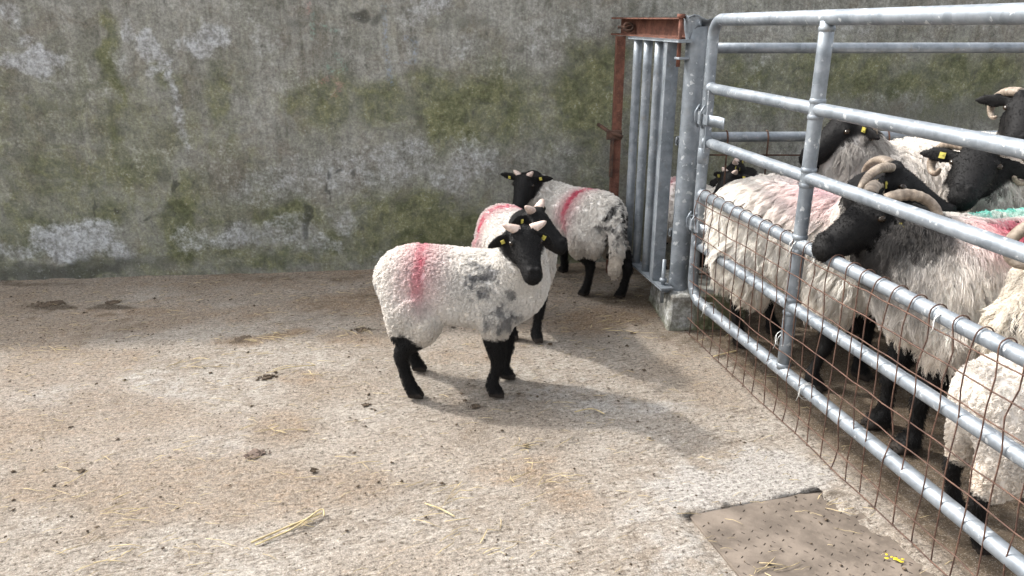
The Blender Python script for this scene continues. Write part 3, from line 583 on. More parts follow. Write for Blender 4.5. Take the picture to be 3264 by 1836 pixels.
def build_rusty_frame():
    A = np.array([.565, 4.40]); B = np.array([.745, 3.50]); d = nrm(B - A); o = np.array([d[1], -d[0]]); root = empty('rusty_frame', (.575, 4.25, 0)); org = root.location
    if o[0] > 0: o = -o
    L = np.linalg.norm(B - A)
    def q(s, z, k=0.0): p = A + d * s + o * k; return np.array([p[0], p[1], z])
    g = Geo(org)
    g.box(q(L / 2, 1.3575, -.032), (*d, 0), (*o, 0), Zv, L, .006, .075, .001)
    g.box(q(L / 2, 1.3985, -.004), (*d, 0), (*o, 0), Zv, L, .062, .007, .001); g.box(q(L / 2, 1.3165, -.004), (*d, 0), (*o, 0), Zv, L, .062, .007, .001)
    g.obj('lintel_channel', RUST, root, False)
    g = Geo(org); c = np.array([.572, 4.24])
    for dx, dy, sx, sy in ((0, -.02, .046, .008), (-.020, .012, .006, .054), (.020, .012, .006, .054)): g.box((c[0] + dx, c[1] + dy, .655), (1, 0, 0), (0, 1, 0), Zv, sx, sy, 1.31, .001)
    g.obj('upright_channel', RUST, root, False)
    for (cx, cy, cz) in ((.60, 4.20, 1.355),):
        g = Geo(org); P = [np.array([cx + .024 * math.cos(t), cy - .03 + .01 * math.sin(t), cz + .018 * math.sin(t)]) for t in np.linspace(0, 2 * np.pi, 22)]; g.sweep(P, .0075, 10); g.obj('shackle', RUST_D, root)
        g = Geo(org); g.sweep([(cx - .055, cy - .028, cz), (cx + .02, cy - .028, cz - .002)], .008, 10); g.obj('shackle_pin', RUST_D, root)
    for z in (.80,):
        g = Geo(org); g.box((.555, 4.205, z), (1, .1, 0), (-.1, 1, 0), Zv, .085, .014, .05, .003); g.obj('clasp', RUST_D, root, False)
        g = Geo(org); g.sweep([(.49, 4.40, z + .03), (.50, 4.30, z + .03), (.52, 4.21, z + .02), (.60, 4.19, z - .01)], .011, 10); g.obj('wall_pin', RUST_D, root)
        g = Geo(org); g.box((.545, 4.203, z - .12), (1, 0, 0), (0, 1, 0), Zv, .02, .012, .22, .002); g.obj('hanging_strap', RUST_D, root, False)
    tag(root, 'rusty red steel channel frame fixed to the wall beside the narrow gate', 'steel frame')
build_rusty_frame()
# ================================================================ SHEEP
LAMB_T = [(x, z + .008, a * .89, b - .023) for x, z, a, b in [(-.348,.455,.025,.04),(-.335,.452,.07,.08),(-.29,.447,.118,.13),(-.21,.442,.146,.162),(-.09,.430,.156,.166),(.04,.420,.156,.166),(.15,.415,.146,.162),(.235,.425,.122,.148),(.295,.442,.088,.115),(.325,.455,.04,.06)]]
BLK = np.array([.0062, .0058, .0058])

def interp_path(P, R, n):
    """Catmull-Rom resample of points and radii"""
    P = np.asarray(P, float); R = np.asarray(R, float); out = []; rad = []
    m = len(P)
    for i in range(m - 1):
        a, b, c, d = P[max(i - 1, 0)], P[i], P[i + 1], P[min(i + 2, m - 1)]
        for t in np.linspace(0, 1, n, endpoint=False):
            out.append(.5 * ((2 * b) + (c - a) * t + (2 * a - 5 * b + 4 * c - d) * t * t + (3 * b - a - 3 * c + d) * t ** 3)); rad.append(R[i] * (1 - t) + R[i + 1] * t)
    out.append(P[-1]); rad.append(R[-1])
    return np.array(out), np.array(rad)
def rings(cent, su, sv, ru, rv, n=20, jaw=0.0, ex=1.0):
    V = []; F = []; ang = np.linspace(0, 2 * np.pi, n, endpoint=False)
    for c, a, b in zip(cent, ru, rv):
        for t in ang:
            co, si = math.cos(t), math.sin(t); k = 1 - jaw * max(0, -si)
            V.append(c + su * a * k * np.sign(co) * abs(co) ** ex + sv * b * np.sign(si) * abs(si) ** ex)
    m = len(cent)
    for i in range(m - 1):
        for j in range(n):
            k = (j + 1) % n; F.append((i * n + j, i * n + k, (i + 1) * n + k, (i + 1) * n + j))
    F.append(tuple(range(n - 1, -1, -1))); F.append(tuple(range((m - 1) * n, m * n)))
    return V, F

def hair_object(name, P, rad0, rad1, cols, material, parent):
    """P: (n, S, 3) strand points"""
    n, S, _ = P.shape
    c = bpy.data.hair_curves.new(name); c.add_curves([S] * n)
    c.attributes['position'].data.foreach_set('vector', P.astype(np.float32).ravel())
    r = c.attributes.new('radius', 'FLOAT', 'POINT'); t = np.linspace(0, 1, S) ** 1.5
    r.data.foreach_set('value', np.tile(rad0 * (1 - t) + rad1 * t, n).astype(np.float32))
    a = c.attributes.new('Col', 'FLOAT_COLOR', 'CURVE'); q = np.ones((n, 4), np.float32); q[:, :3] = cols; a.data.foreach_set('color', q.ravel())
    c.materials.append(material); o = bpy.data.objects.new(name, c); COL.objects.link(o); o.parent = parent
    return o

def make_sheep(name, label, kind, c, th, s, poll, muz, feet, group, paint=(), horns=None, tags=(1, -1), nclump=4000, K=7, nshort=6000, seed=0,
               up=(0, 0, 1), tail=None, voxel=.006, wool=(.77, .74, .695), hl=None, ear=(0., 0.), hair_len=None, grey_neck=.0, lift=None, neckr=1.0, earlen=1.0, wlo=.272):
    rng = np.random.default_rng(100 + seed); lamb = kind == 'lamb'
    a = math.radians(th); fw = np.array([math.cos(a), math.sin(a), 0]); lf = np.array([-math.sin(a), math.cos(a), 0]); C = np.array([c[0], c[1], 0.0])
    W = lambda x, y, z: C + fw * x * s + lf * y * s + Zv * z * s
    root = empty(name, (c[0], c[1], 0)); org = np.array(root.location); tag(root, label, 'lamb' if lamb else 'sheep', group)
    g = Geo(); S = []                                        # S: samples (centre, radius, wool) for region weights
    # torso
    T = LAMB_T; cent = [W(x, 0, z) for x, z, _, _ in T]
    xs = np.linspace(T[0][0], T[-1][0], 26); tx = [t[0] for t in T]
    I = lambda k: np.interp(xs, tx, [t[k] for t in T])
    cs = [W(x, 0, z) for x, z in zip(xs, I(1))]; ry = I(2) * s; rz = I(3) * s
    g.add(*rings(cs, lf, Zv, ry, rz, 24, .0, .9))
    for q, r1, r2 in zip(cs, ry, rz):
        S.append((q, .9 * (r1 + r2) / 2, 1)); S.append((q + Zv * r2 * .4, r1 * .7, 1)); S.append((q - Zv * r2 * .4, r1 * .7, 1))
    # head frame
    poll = np.array(poll, float); muz = np.array(muz, float); f = nrm(muz - poll); L = hl or (.19 if lamb else .26)
    sd = nrm(np.cross(f, np.array(up, float))); u = np.cross(sd, f)            # sd: to its right, u: up off the forehead
    Hd = lambda x, y, z: poll + (f * x + sd * y + u * z) * L
    # neck
    nb = W(.17, 0, .455); back = poll - f * .02 * L - u * .10 * L
    mid = nb * .5 + back * .5 + fw * .02 * s - Zv * .012 * s
    NP, NR = interp_path([W(.08, 0, .43), nb, mid, back], np.array([.13 * s, .128 * s * neckr, .102 * s * neckr, .36 * L]), 7)
    g.add(*sweep(NP, NR, 18))
    for i, (q, r) in enumerate(zip(NP, NR)): S.append((q, r, 1 if i < len(NP) * .80 else .0))
    # head
    st = [(-.14, .10, .11, -.05), (-.10, .19, .20, -.03), (.0, .26, .265, -.01), (.12, .285, .29, -.02), (.24, .275, .295, -.045), (.38, .255, .28, -.075), (.54, .22, .245, -.09), (.70, .192, .205, -.095), (.83, .182, .182, -.10), (.92, .172, .158, -.105), (.985, .138, .122, -.115), (1.02, .07, .065, -.12)]
    a_ = np.linspace(-.14, 1.02, 30); sx = [q[0] for q in st]; J = lambda k: np.interp(a_, sx, [q[k] for q in st])
    hc = [Hd(x, 0, o) for x, o in zip(a_, J(3))]; g.add(*rings(hc, sd, u, J(1) * L, J(2) * L, 22, .30, .88))
    for q, w_, h_ in zip(hc, J(1), J(2)): S.append((q, (w_ + h_) / 2 * L * .95, 0))
    for k in (1, -1):
        for (x, y, z, r, fl) in ((.22, .235, .085, .075, 1), (.93, .075, -.03, .052, 1), (.86, .06, .055, .06, 1), (.36, .15, -.18, .12, 1), (.08, .13, .2, .10, 1)):  # brow, nostril wing, nose bridge, jaw, horn boss
            q = Hd(x, y * k, z); rr = r * L; cc = [q + f * rr * math.cos(t) for t in np.linspace(math.pi, 0, 7)]; ra = [max(rr * math.sin(t), 1e-4) for t in np.linspace(math.pi, 0, 7)]
            g.add(*rings(cc, sd, u, ra, ra, 10)); S.append((q, rr, 0))
        # ear: leaf with a hollow front
        dr = ear[0] if k == 1 else ear[1]
        d = nrm(sd * k * 1.0 - f * (.12 + dr * .5) + u * dr); nf = nrm(f * .8 + u * .45 - d * (f * .8 + u * .45).dot(d)); wv = np.cross(d, nf); b0 = Hd(.03, .21 * k, .05); el = .56 * L * earlen
        tt = np.array([0, .2, .45, .7, .88, 1.0]); wd = np.array([.065, .10, .125, .105, .062, .018]) * L; tk = np.array([.055, .036, .03, .027, .024, .018]) * L
        ec = [b0 + d * el * t - u * .05 * L * t * t for t in tt]; g.add(*rings(ec, wv, nf, wd, np.maximum(tk, .0055), 12))
        for q in ec: S.append((q, .06 * L, 0))
    # legs
    lt = lift or {}
    for key, (fx, fy) in feet.items():
        sgn = 1 if key[1] == 'L' else -1; foot = np.array([fx, fy, lt.get(key, 0.0)]); fore = key[0] == 'F'
        m_ = lambda x, y, z: W(x, y * sgn, z)
        k = 1.0 if lamb else .80                              # ewes: finer legs for their size
        if fore:
            sh = m_(.14, .07, .36); el = m_(.135, .078, .275); el = el + (foot - W(.15, .08 * sgn, 0)) * .25; kn = el * .47 + foot * .53 + fw * .016 * s; kn[2] = foot[2] + .155 * s
            fe = foot * .93 + kn * .07; fe[2] = foot[2] + .052 * s; fe = fe - fw * .008 * s
            P = [sh, el, kn, kn * .5 + fe * .5, fe, foot + Zv * .022 * s + fw * .008 * s]; R = [.085, .052, .0275 * k, .0195 * k, .0235 * k, .025 * k]
        else:
            sh = m_(-.20, .07, .40); el = m_(-.15, .085, .30); el = el + (foot - W(-.19, .09 * sgn, 0)) * .2; hk = foot + Zv * .205 * s - fw * .045 * s
            fe = foot + Zv * .055 * s - fw * .012 * s
            br_ = interp_path([m_(-.235, .055, .43), m_(-.245, .075, .335), hk + fw * .004 * s + Zv * .03 * s], np.array([.085, .055, .028]) * s, 6); g.add(*sweep(br_[0], br_[1], 14))
            for q, r in zip(*br_): S.append((q, r, 1.0 if q[2] > wlo * s + foot[2] else 0.0))
            P = [sh, el, hk + fw * .012 * s, hk * .5 + fe * .5 - fw * .004 * s, fe, foot + Zv * .022 * s + fw * .006 * s]; R = [.10, .070, .031 * k, .0205 * k, .0235 * k, .025 * k]
        LP, LR = interp_path(P, np.array(R) * s, 5); g.add(*sweep(LP, LR, 12))
        for q, r in zip(LP, LR): S.append((q, r, 1.0 if q[2] > (wlo + .006 if fore else wlo) * s + foot[2] else 0.0))
        for t in (-1, 1):                                      # cloven hoof
            hc_ = [foot + lf * t * .0125 * s + fw * x * s + Zv * z * s for x, z in ((-.020, .034), (.0, .03), (.018, .021), (.036, .010), (.043, .004))]
            g.add(*rings(hc_, lf, Zv, np.array([.013, .0155, .0145, .0105, .005]) * s, np.array([.03, .029, .020, .0095, .004]) * s, 10)); S.append((foot + Zv * .015, .025, 0))
    if tail:
        TP, TR = interp_path([W(*q) for q in tail[0]], np.array(tail[1]) * s, 5); g.add(*sweep(TP, TR, 12))
        for q, r in zip(TP, TR): S.append((q, r, 1))
    # fuse into one continuous skin
    tmp = mesh_obj('tmp', [np.array(v) - org for v in g.v], g.f, None)
    r = tmp.modifiers.new('r', 'REMESH'); r.mode = 'VOXEL'; r.voxel_size = voxel; r.adaptivity = 0
    sm = tmp.modifiers.new('s', 'SMOOTH'); sm.factor = .5; sm.iterations = 3
    dg = bpy.context.evaluated_depsgraph_get(); me = bpy.data.meshes.new_from_object(tmp.evaluated_get(dg)); me.name = 'body'
    old = tmp.data; bpy.data.objects.remove(tmp); bpy.data.meshes.remove(old)
    nv = len(me.vertices); V = np.empty(nv * 3, np.float32); me.vertices.foreach_get('co', V); V = V.reshape(-1, 3).astype(float)
    V[:, 2] = np.maximum(V[:, 2], .0005); me.vertices.foreach_set('co', V.astype(np.float32).ravel()); me.update()
    me.polygons.foreach_set('use_smooth', np.ones(len(me.polygons), bool))
    N = np.empty(nv * 3, np.float32); me.vertices.foreach_get('normal', N); N = N.reshape(-1, 3).astype(float)
    SP = np.array([q[0] for q in S]) - org; SR = np.array([q[1] for q in S]); SW = np.array([q[2] for q in S], float)
    D = np.sqrt(np.maximum((V ** 2).sum(1)[:, None] + (SP ** 2).sum(1)[None] - 2 * V @ SP.T, 0)) - SR[None]
    E = np.exp(-(D - D.min(1, keepdims=True)) / .012); wl_ = (E * SW).sum(1) / E.sum(1)
    # ease the fleece-covered skin so thighs and shoulders flow into the barrel
    ne = len(me.edges); EI = np.empty(ne * 2, np.int32); me.edges.foreach_get('vertices', EI); EI = EI.reshape(-1, 2); deg = np.bincount(EI.ravel(), minlength=nv)[:, None]; ws = sstep(wl_, .6, .95)[:, None]
    for it in range(int(60 * (.006 / voxel) ** 2)):
        acc = np.stack([np.bincount(EI[:, 0], V[EI[:, 1], k], nv) + np.bincount(EI[:, 1], V[EI[:, 0], k], nv) for k in range(3)], 1); V += (acc / np.maximum(deg, 1) - V) * .5 * ws
    V += N * ws * .004
    me.vertices.foreach_set('co', V.astype(np.float32).ravel()); me.update(); N = np.empty(nv * 3, np.float32); me.vertices.foreach_get('normal', N); N = N.reshape(-1, 3).astype(float)
    # colours
    base = np.array(wool)
    def local(P): q = P + org - C; return q @ fw / s, q @ lf / s, q[:, 2] / s
    headc = poll + f * .2 * L - org
    def colour(P, w, jit):
        x, y, z = local(P); n1 = fbm(x * 14 + seed, z * 14 + y * 9, 70 + seed, 3); col = base[None] * (1 + (n1 - .5)[:, None] * .25)
        dn = sstep(z, .38, .24)                                     # road dirt on belly and breech
        col = col * (1 - dn[:, None] * np.array([.16, .20, .25]) * (1 if lamb else 1.1))
        for (kind_, prm, rgb, amt) in paint:
            if kind_ == 'stripe':                                  # raddle band over the back
                x0, wd_, zlo, side = prm; xx = x - x0 - (z - .5) * side + (fbm(z * 9, y * 9, 31 + seed, 2) - .5) * .05
                k = np.exp(-(xx / wd_) ** 2) * sstep(z, zlo, zlo + .22); halo = np.exp(-(xx / (wd_ * 2.4)) ** 2) * sstep(z, zlo, zlo + .2) * .34
                k = np.clip(np.maximum(k * (.25 + 1.1 * n1), halo) * amt, 0, .92)
            elif kind_ == 'up':                                     # sprayed on top only
                x0, y0, rx, ryy = prm; k = np.exp(-((x - x0) / rx) ** 2 - ((y - y0) / ryy) ** 2) * sstep(z, .48, .56) * (.5 + n1) * amt; k = np.clip(k, 0, .95)
            else:
                x0, y0, z0, rr = prm; k = 1 - sstep(np.sqrt((x - x0) ** 2 + ((y - y0) * .8) ** 2 + (z - z0) ** 2) / rr + (fbm(x * 40, z * 40 + y * 30, 55 + seed, 3) - .5) * 2.4, .20, 1.0); k = k * amt
            col = col * (1 - k[:, None]) + np.array(rgb)[None] * k[:, None]
        if grey_neck > 0:
            dh = np.linalg.norm(P - headc, axis=1) / L; k = grey_neck * (1 - sstep(dh + (fbm(x * 12, z * 12, 88, 3) - .5) * 1.1, .65, 1.25)); col = col * (1 - k[:, None]) + np.array([.05, .046, .044])[None] * k[:, None]
        bl = sstep(w, .62, .30); col = col * (1 - bl[:, None]) + BLK[None] * bl[:, None]
        return col * jit[:, None]
    vc = colour(V, wl_, np.ones(nv))
    hoof = V[:, 2] < .026 * s; vc[hoof & (wl_ < .5)] = (.03, .024, .02)
    set_col(me, 'Col', vc); me.materials.append(SKIN)
    body = bpy.data.objects.new('body', me); COL.objects.link(body); body.parent = root
    # hair
    me.calc_loop_triangles(); nt = len(me.loop_triangles); TI = np.empty(nt * 3, np.int32); me.loop_triangles.foreach_get('vertices', TI); TI = TI.reshape(-1, 3)
    A3 = V[TI]; area = .5 * np.linalg.norm(np.cross(A3[:, 1] - A3[:, 0], A3[:, 2] - A3[:, 0]), axis=1); tw = wl_[TI].mean(1)
    def sample(n, wt):
        p = area * wt; p /= p.sum(); i = rng.choice(nt, n, p=p); b = rng.random((n, 2)); fl = b.sum(1) > 1; b[fl] = 1 - b[fl]; B = np.stack([1 - b.sum(1), b[:, 0], b[:, 1]], 1)
        P = (A3[i] * B[:, :, None]).sum(1); n_ = (N[TI[i]] * B[:, :, None]).sum(1); n_ /= np.linalg.norm(n_, axis=1)[:, None]
        return P, n_, (wl_[TI[i]] * B).sum(1)
    if os.environ.get('NOHAIR'): nclump = 0
    if nclump:
        P, n_, w = sample(nclump, (tw > .33).astype(float)); q = P + org - C; lat = np.sign(q @ lf)[:, None] * lf
        hl_ = hair_len or (.0185 if lamb else .075)
        ln = hl_ * rng.uniform(.75, 1.25, nclump) * np.clip(w * 1.3, .35, 1)
        onhead = np.linalg.norm(P - headc, axis=1) < L * 1.1; ln = np.where(onhead, ln * .7, ln)
        up_ = np.clip(n_[:, 2:3], 0, 1)
        flow = np.array([0, 0, -1.0])[None] * 1.0 + lat * .8 * up_ - fw * .35 + rng.normal(0, .28 if lamb else .20, (nclump, 3))
        flow -= n_ * (flow * n_).sum(1)[:, None]; flow /= np.maximum(np.linalg.norm(flow, axis=1)[:, None], .2); side = np.cross(flow, n_)
        ns = nclump * K; R = lambda x: np.repeat(x, K, axis=0)
        jr = (.0072 if lamb else .015) * np.sqrt(rng.random(ns)); ja = rng.uniform(0, 2 * np.pi, ns)
        off = R(flow) * (jr * np.cos(ja))[:, None] + R(side) * (jr * np.sin(ja))[:, None]
        ph = R(rng.uniform(0, 2 * np.pi, nclump)) + rng.normal(0, .4 if lamb else .55, ns); ll = R(ln) * rng.uniform(.8, 1.12, ns)
        SG = 7 if lamb else 9; t = np.linspace(0, 1, SG)[None, :, None]
        cyc = R(rng.uniform(1.0, 1.7, nclump) if lamb else rng.uniform(1.6, 2.8, nclump))[:, None, None]
        amp = R(rng.uniform(.0024, .0046, nclump) if lamb else rng.uniform(.003, .0065, nclump))[:, None, None]
        nl, fl_ = (.55, .62) if lamb else (.40, .90)
        th_ = 2 * np.pi * cyc * t + ph[:, None, None]; env = np.sqrt(t)
        pts = R(P)[:, None] - R(n_)[:, None] * .004 + off[:, None] * (1 - (.52 if lamb else .55) * t) \
            + R(n_)[:, None] * (ll[:, None, None] * nl * (1 - (1 - t) ** 2)) + R(flow)[:, None] * (ll[:, None, None] * fl_ * t ** 1.4) \
            + R(side)[:, None] * amp * env * np.sin(th_) + (R(n_) if lamb else R(n_) * .6)[:, None] * amp * env * np.cos(th_)
        if not lamb: pts = pts - Zv * (ll[:, None, None] * .22 * t ** 2)
        pts[:, :, 2] = np.maximum(pts[:, :, 2], .004)
        jit = np.repeat(rng.uniform(.90, 1.06, nclump) if lamb else rng.uniform(.84, 1.08, nclump), K) * rng.uniform(.9, 1.08, ns); cols = np.clip(colour(R(P), R(w), jit), .004, .95)
        fo = hair_object('fleece', pts, .0010 if lamb else .0010, .0004 if lamb else .0004, cols, WOOL, root); fo['kind'] = 'stuff'
    if nshort and not os.environ.get('NOHAIR'):
        P, n_, w = sample(nshort, np.where(tw < .45, 1.0, 0.0) * 1.0); ns = nshort
        isleg = (P[:, 2] < .30 * s) & (np.linalg.norm(P - headc, axis=1) > L * 1.2)
        flow = np.where(isleg[:, None], np.array([0, 0, -1.0])[None], (f * .4 - u * .2)[None]) + rng.normal(0, .35, (ns, 3)); flow -= n_ * (flow * n_).sum(1)[:, None]; flow /= np.maximum(np.linalg.norm(flow, axis=1)[:, None], .2)
        ll = np.where(isleg, (.010 if lamb else .008), .005) * s * rng.uniform(.6, 1.3, ns) * np.clip(P[:, 2] / .04, .15, 1); t = np.linspace(0, 1, 4)[None, :, None]
        pts = P[:, None] - n_[:, None] * .001 + n_[:, None] * ll[:, None, None] * .6 * (1 - (1 - t) ** 2) + flow[:, None] * ll[:, None, None] * .9 * t ** 1.3; pts[:, :, 2] = np.maximum(pts[:, :, 2], .002)
        cols = BLK[None] * rng.uniform(.6, 1.9, ns)[:, None]; ho = hair_object('short_hair', pts, .0008, .0003, cols, BHAIR, root); ho['kind'] = 'stuff'
    # eyes
    for k in (1, -1):
        q = Hd(.235, .272 * k, .085) - org; ra = .052 * L; gg = Geo(); ts = np.linspace(math.pi, 0, 9); gg.add(*rings([q + f * ra * math.cos(t) for t in ts], sd, u, [max(ra * math.sin(t), 1e-5) for t in ts], [max(ra * .8 * math.sin(t), 1e-5) for t in ts], 12)); gg.obj('eye', EYE, root)
    # horns
    for k in (1, -1):
        if lamb:
            hn = horns if horns is not None else (.075, .55, .25)
            ln_, out_, bk_ = hn[:3]; b0 = Hd(.03, .13 * k, .20); d = nrm(sd * k * out_ + u * .7 - f * bk_); t = np.linspace(0, 1, 12)
            P = [b0 + d * ln_ * x - f * .18 * ln_ * x * x + sd * k * .12 * ln_ * x * x for x in t]; R_ = .0245 * (ln_ / .075) ** .4 * np.array([1, 1, .98, .95, .92, .87, .81, .74, .66, .56, .42, .12]) * np.array([1.06, .97, 1.04, .97, 1.03, .97, 1.03, .97, 1.02, .98, 1, 1]); mat = HORN_L
            rid = [.25 * (math.sin(x * 30) > .3) + (.5 if x > .93 else 0) for x in t]
        else:
            hn = horns if horns is not None else (.085, 300, .11, .030)
            Rr, deg, spread, rb = hn[:4]; b0 = Hd(.02, .14 * k, .21); n = 46; t = np.linspace(0, 1, n); P = []
            tilt = hn[4] if len(hn) > 4 else .35
            for x in t:
                p0 = math.radians(hn[5] if len(hn) > 5 else 75); ph_ = math.radians(deg) * x; rr = Rr * (1 - .25 * x)   # circle in the plane of f and u, leaning outwards
                cx = -Rr * math.cos(p0) + rr * math.cos(p0 + ph_); cz = -Rr * math.sin(p0) + rr * math.sin(p0 + ph_)
                be = math.radians(hn[6] if len(hn) > 6 else 42); P.append(b0 + (f * math.cos(be) - sd * k * math.sin(be)) * cx + (u * cz) + sd * k * (spread * x ** .9 + tilt * .35 * max(0, -cz) + .03 * math.sin(ph_ * .5)))
            R_ = rb * (1 - .74 * t ** 1.25) * (1 + .055 * np.sin(t * 2 * np.pi * 24)); R_[-1] *= .3; rid = (.5 - .5 * np.sin(t * 2 * np.pi * 24)) * (1 - .5 * t); mat = HORN
        gg = Geo(); gg.add(*sweep([q - org for q in P], R_, 14, True, .8)); o = gg.obj('horn', mat, root); set_attr(o.data, 'ridge', np.repeat(np.asarray(rid, float), 14))
    # ear tags
    for k in tags:
        dr = ear[0] if k == 1 else ear[1]; d = nrm(sd * k - f * (.12 + dr * .5) + u * dr); nf = nrm(f * .8 + u * .45 - d * (f * .8 + u * .45).dot(d)); q = Hd(.03, .21 * k, .05) + d * .56 * L * earlen * .42 - org
        wv = np.cross(d, nf); gg = Geo(); w_ = .014 if lamb else .019
        gg.box(q + nf * (.034 * L + .003) - wv * .004, d, wv, nf, w_, w_ * 1.1, .003, .0009); gg.sweep([q + nf * (.034 * L + .0045), q + nf * (.034 * L + .0075)], .0045, 8)
        gg.box(q - nf * (.034 * L + .004) + wv * .004, d, wv, nf, w_, w_ * 1.2, .003, .0009); gg.obj('ear_tag', TAGM, root, False)
    return root
RED = (.62, .10, .17)
LG = 'lambs loose in the yard'; PG = 'sheep crowded in the pen'; PL = 'lambs in the pen'
make_sheep('lamb', 'white lamb standing side-on in front, grey flecks on shoulder, pink stripe over hips', 'lamb', (-.185, 2.79), -4, .98, (0.036,2.660,0.664), (0.074,2.530,0.570),
    {'HR': (-.385, 2.687), 'HL': (-.398, 2.93), 'FR': (-.07, 2.693), 'FL': (-.026, 2.855)}, LG, voxel=.005, hl=.195, earlen=.85, nclump=14000, K=8, nshort=14000, seed=1, horns=(.054, 1.7, .1), ear=(-.45, -.55),
    paint=(('stripe', (-.155, .034, .32, .05), RED, .95), ('blob', (.10, -.10, .50, .075), (.14, .14, .145), .75), ('blob', (.17, -.13, .36, .075), (.12, .12, .125), .75), ('blob', (.06, -.14, .50, .04), (.16, .16, .165), .8), ('blob', (.19, -.12, .45, .03), (.12, .12, .12), .7), ('blob', (-.33, -.05, .42, .05), (.22, .22, .22), .6)))
make_sheep('lamb', 'white red-striped lamb half hidden behind the front lamb, head above it', 'lamb', (.02, 3.44), -70, .93, (0.073,3.120,0.615), (0.197,3.050,0.532),
    {'FL': (.113, 3.242), 'FR': (.0, 3.27), 'HL': (.02, 3.66), 'HR': (-.14, 3.62)}, LG, voxel=.0055, hl=.205, nclump=7500, K=8, nshort=7000, seed=2, horns=(.052, 1.2, .3), wool=(.79, .76, .72),
    paint=(('stripe', (-.17, .030, .30, .0), RED, 1.0),), tags=(1, -1))
make_sheep('lamb', 'white lamb turned away by the wall, long tail hanging, face looking back', 'lamb', (.335, 4.00), 128, .94, (0.076,4.030,0.594), (0.033,3.930,0.480),
    {'HL': (.386, 3.845), 'HR': (.575, 3.814), 'FL': (.205, 4.15), 'FR': (.30, 4.24)}, LG, voxel=.0055, hl=.20, nclump=8000, K=8, nshort=7000, seed=3, horns=(.036, .7, .2), ear=(.08, .08), lift={'FL': .05}, hair_len=.024,
    paint=(('stripe', (-.07, .030, .30, .05), RED, 1.05), ('blob', (-.34, -.05, .43, .13), (.04, .04, .04), 1.0)), tail=([(-.31, .02, .50), (-.365, .03, .43), (-.385, .04, .32), (-.375, .045, .21), (-.365, .045, .16)], [.045, .042, .034, .028, .016]))
make_sheep('lamb', 'black-faced lamb behind the gate post, white rump with pink mark beside the post', 'lamb', (1.01, 4.07), -62, .95, (1.121,3.850,0.636), (1.027,3.790,0.547),
    {'FL': (1.14, 3.86), 'FR': (1.02, 3.84), 'HL': (1.0, 4.24), 'HR': (.87, 4.20)}, PL, voxel=.007, nclump=3500, K=6, nshort=5000, seed=4, horns=(.03, .7, .2), ear=(-.1, .1), paint=(('stripe', (-.17, .03, .34, .0), RED, .7),))
make_sheep('lamb', 'small black-headed lamb with yellow ear tag peeking up behind the penned lamb', 'lamb', (1.50, 4.13), 180, .98, (1.226,4.100,0.634), (1.121,4.140,0.561),
    {'FL': (1.36, 4.05), 'FR': (1.36, 4.21), 'HL': (1.70, 4.05), 'HR': (1.70, 4.21)}, PL, voxel=.007, nclump=3000, K=6, nshort=3500, seed=5, horns=(.03, .7, .2), ear=(.2, .2), grey_neck=.8, wool=(.5, .48, .46))
make_sheep('ewe', 'long-woolled white ewe with pink-dyed back behind the gate, head lifted over the next ewe', 'ewe', (1.24, 3.02), -50, 1.27, (1.291,2.660,0.861), (1.501,2.560,0.772),
    {'FL': (1.43, 2.86), 'FR': (1.20, 2.76), 'HL': (1.22, 3.32), 'HR': (1.03, 3.18)}, PG, voxel=.008, nclump=7000, K=13, nshort=4000, seed=6, ear=(.0, .0), tags=(1,), hl=.28, horns=(.075, 150, .05, .022),
    paint=(('up', (.05, .02, .16, .12), (.80, .34, .45), .42),), wool=(.92, .88, .82), hair_len=.085)
make_sheep('ewe', 'horned black-faced ewe poking her muzzle through the gate, pink and teal marked back', 'ewe', (1.63, 2.38), 180, 1.38, (1.204,2.440,0.805), (0.960,2.360,0.703),
    {'FL': (1.347, 2.285), 'FR': (1.323, 2.449), 'HL': (1.86, 2.28), 'HR': (1.86, 2.47)}, PG, voxel=.007, nclump=9500, K=14, nshort=9000, seed=7, ear=(.2, -.7), tags=(-1,), horns=(.080, 280, .07, .0245, .35, 66, 14), grey_neck=.95,
    paint=(('up', (.05, .045, .10, .06), RED, .9), ('up', (.0, -.045, .13, .045), (.10, .55, .45), 1.2)), wool=(.90, .85, .79), hair_len=.07)
make_sheep('ewe', 'woolly horned ewe standing farthest back, her muzzle behind the gate upright', 'ewe', (1.86, 3.40), 180, 1.53, (1.481,3.400,0.952), (1.290,3.360,0.837),
    {'FL': (1.62, 3.34), 'FR': (1.62, 3.52), 'HL': (2.12, 3.34), 'HR': (2.12, 3.52)}, PG, voxel=.009, nclump=5500, K=12, nshort=4000, seed=8, ear=(-.3, -.2), tags=(-1,), horns=(.055, 210, .05, .022, .35, 95), grey_neck=.55, wool=(.88, .83, .77), hair_len=.085)
make_sheep('ewe', 'curly-horned black-faced ewe looking out between the gate rails with both horns showing', 'ewe', (2.10, 2.80), 180, 1.35, (1.671,2.740,0.913), (1.479,2.500,0.807),
    {'FL': (1.88, 2.72), 'FR': (1.88, 2.88), 'HL': (2.38, 2.72), 'HR': (2.38, 2.88)}, PG, voxel=.008, nclump=4000, K=11, nshort=7000, seed=9, ear=(.05, -.3), tags=(1,), horns=(.068, 270, .07, .027), grey_neck=.25, wool=(.80, .75, .69))
make_sheep('ewe', 'black-headed ewe with raised head cut off by the upper edge corner beyond the rails', 'ewe', (2.52, 3.12), 180, 1.42, (2.035,3.080,1.080), (1.919,2.930,0.966),
    {'FL': (2.28, 3.04), 'FR': (2.28, 3.20), 'HL': (2.80, 3.04), 'HR': (2.80, 3.20)}, PG, voxel=.009, nclump=2500, K=7, nshort=4000, seed=10, tags=(), horns=(.065, 230, .06, .024, .35, 95), grey_neck=.6, wool=(.55, .5, .45))
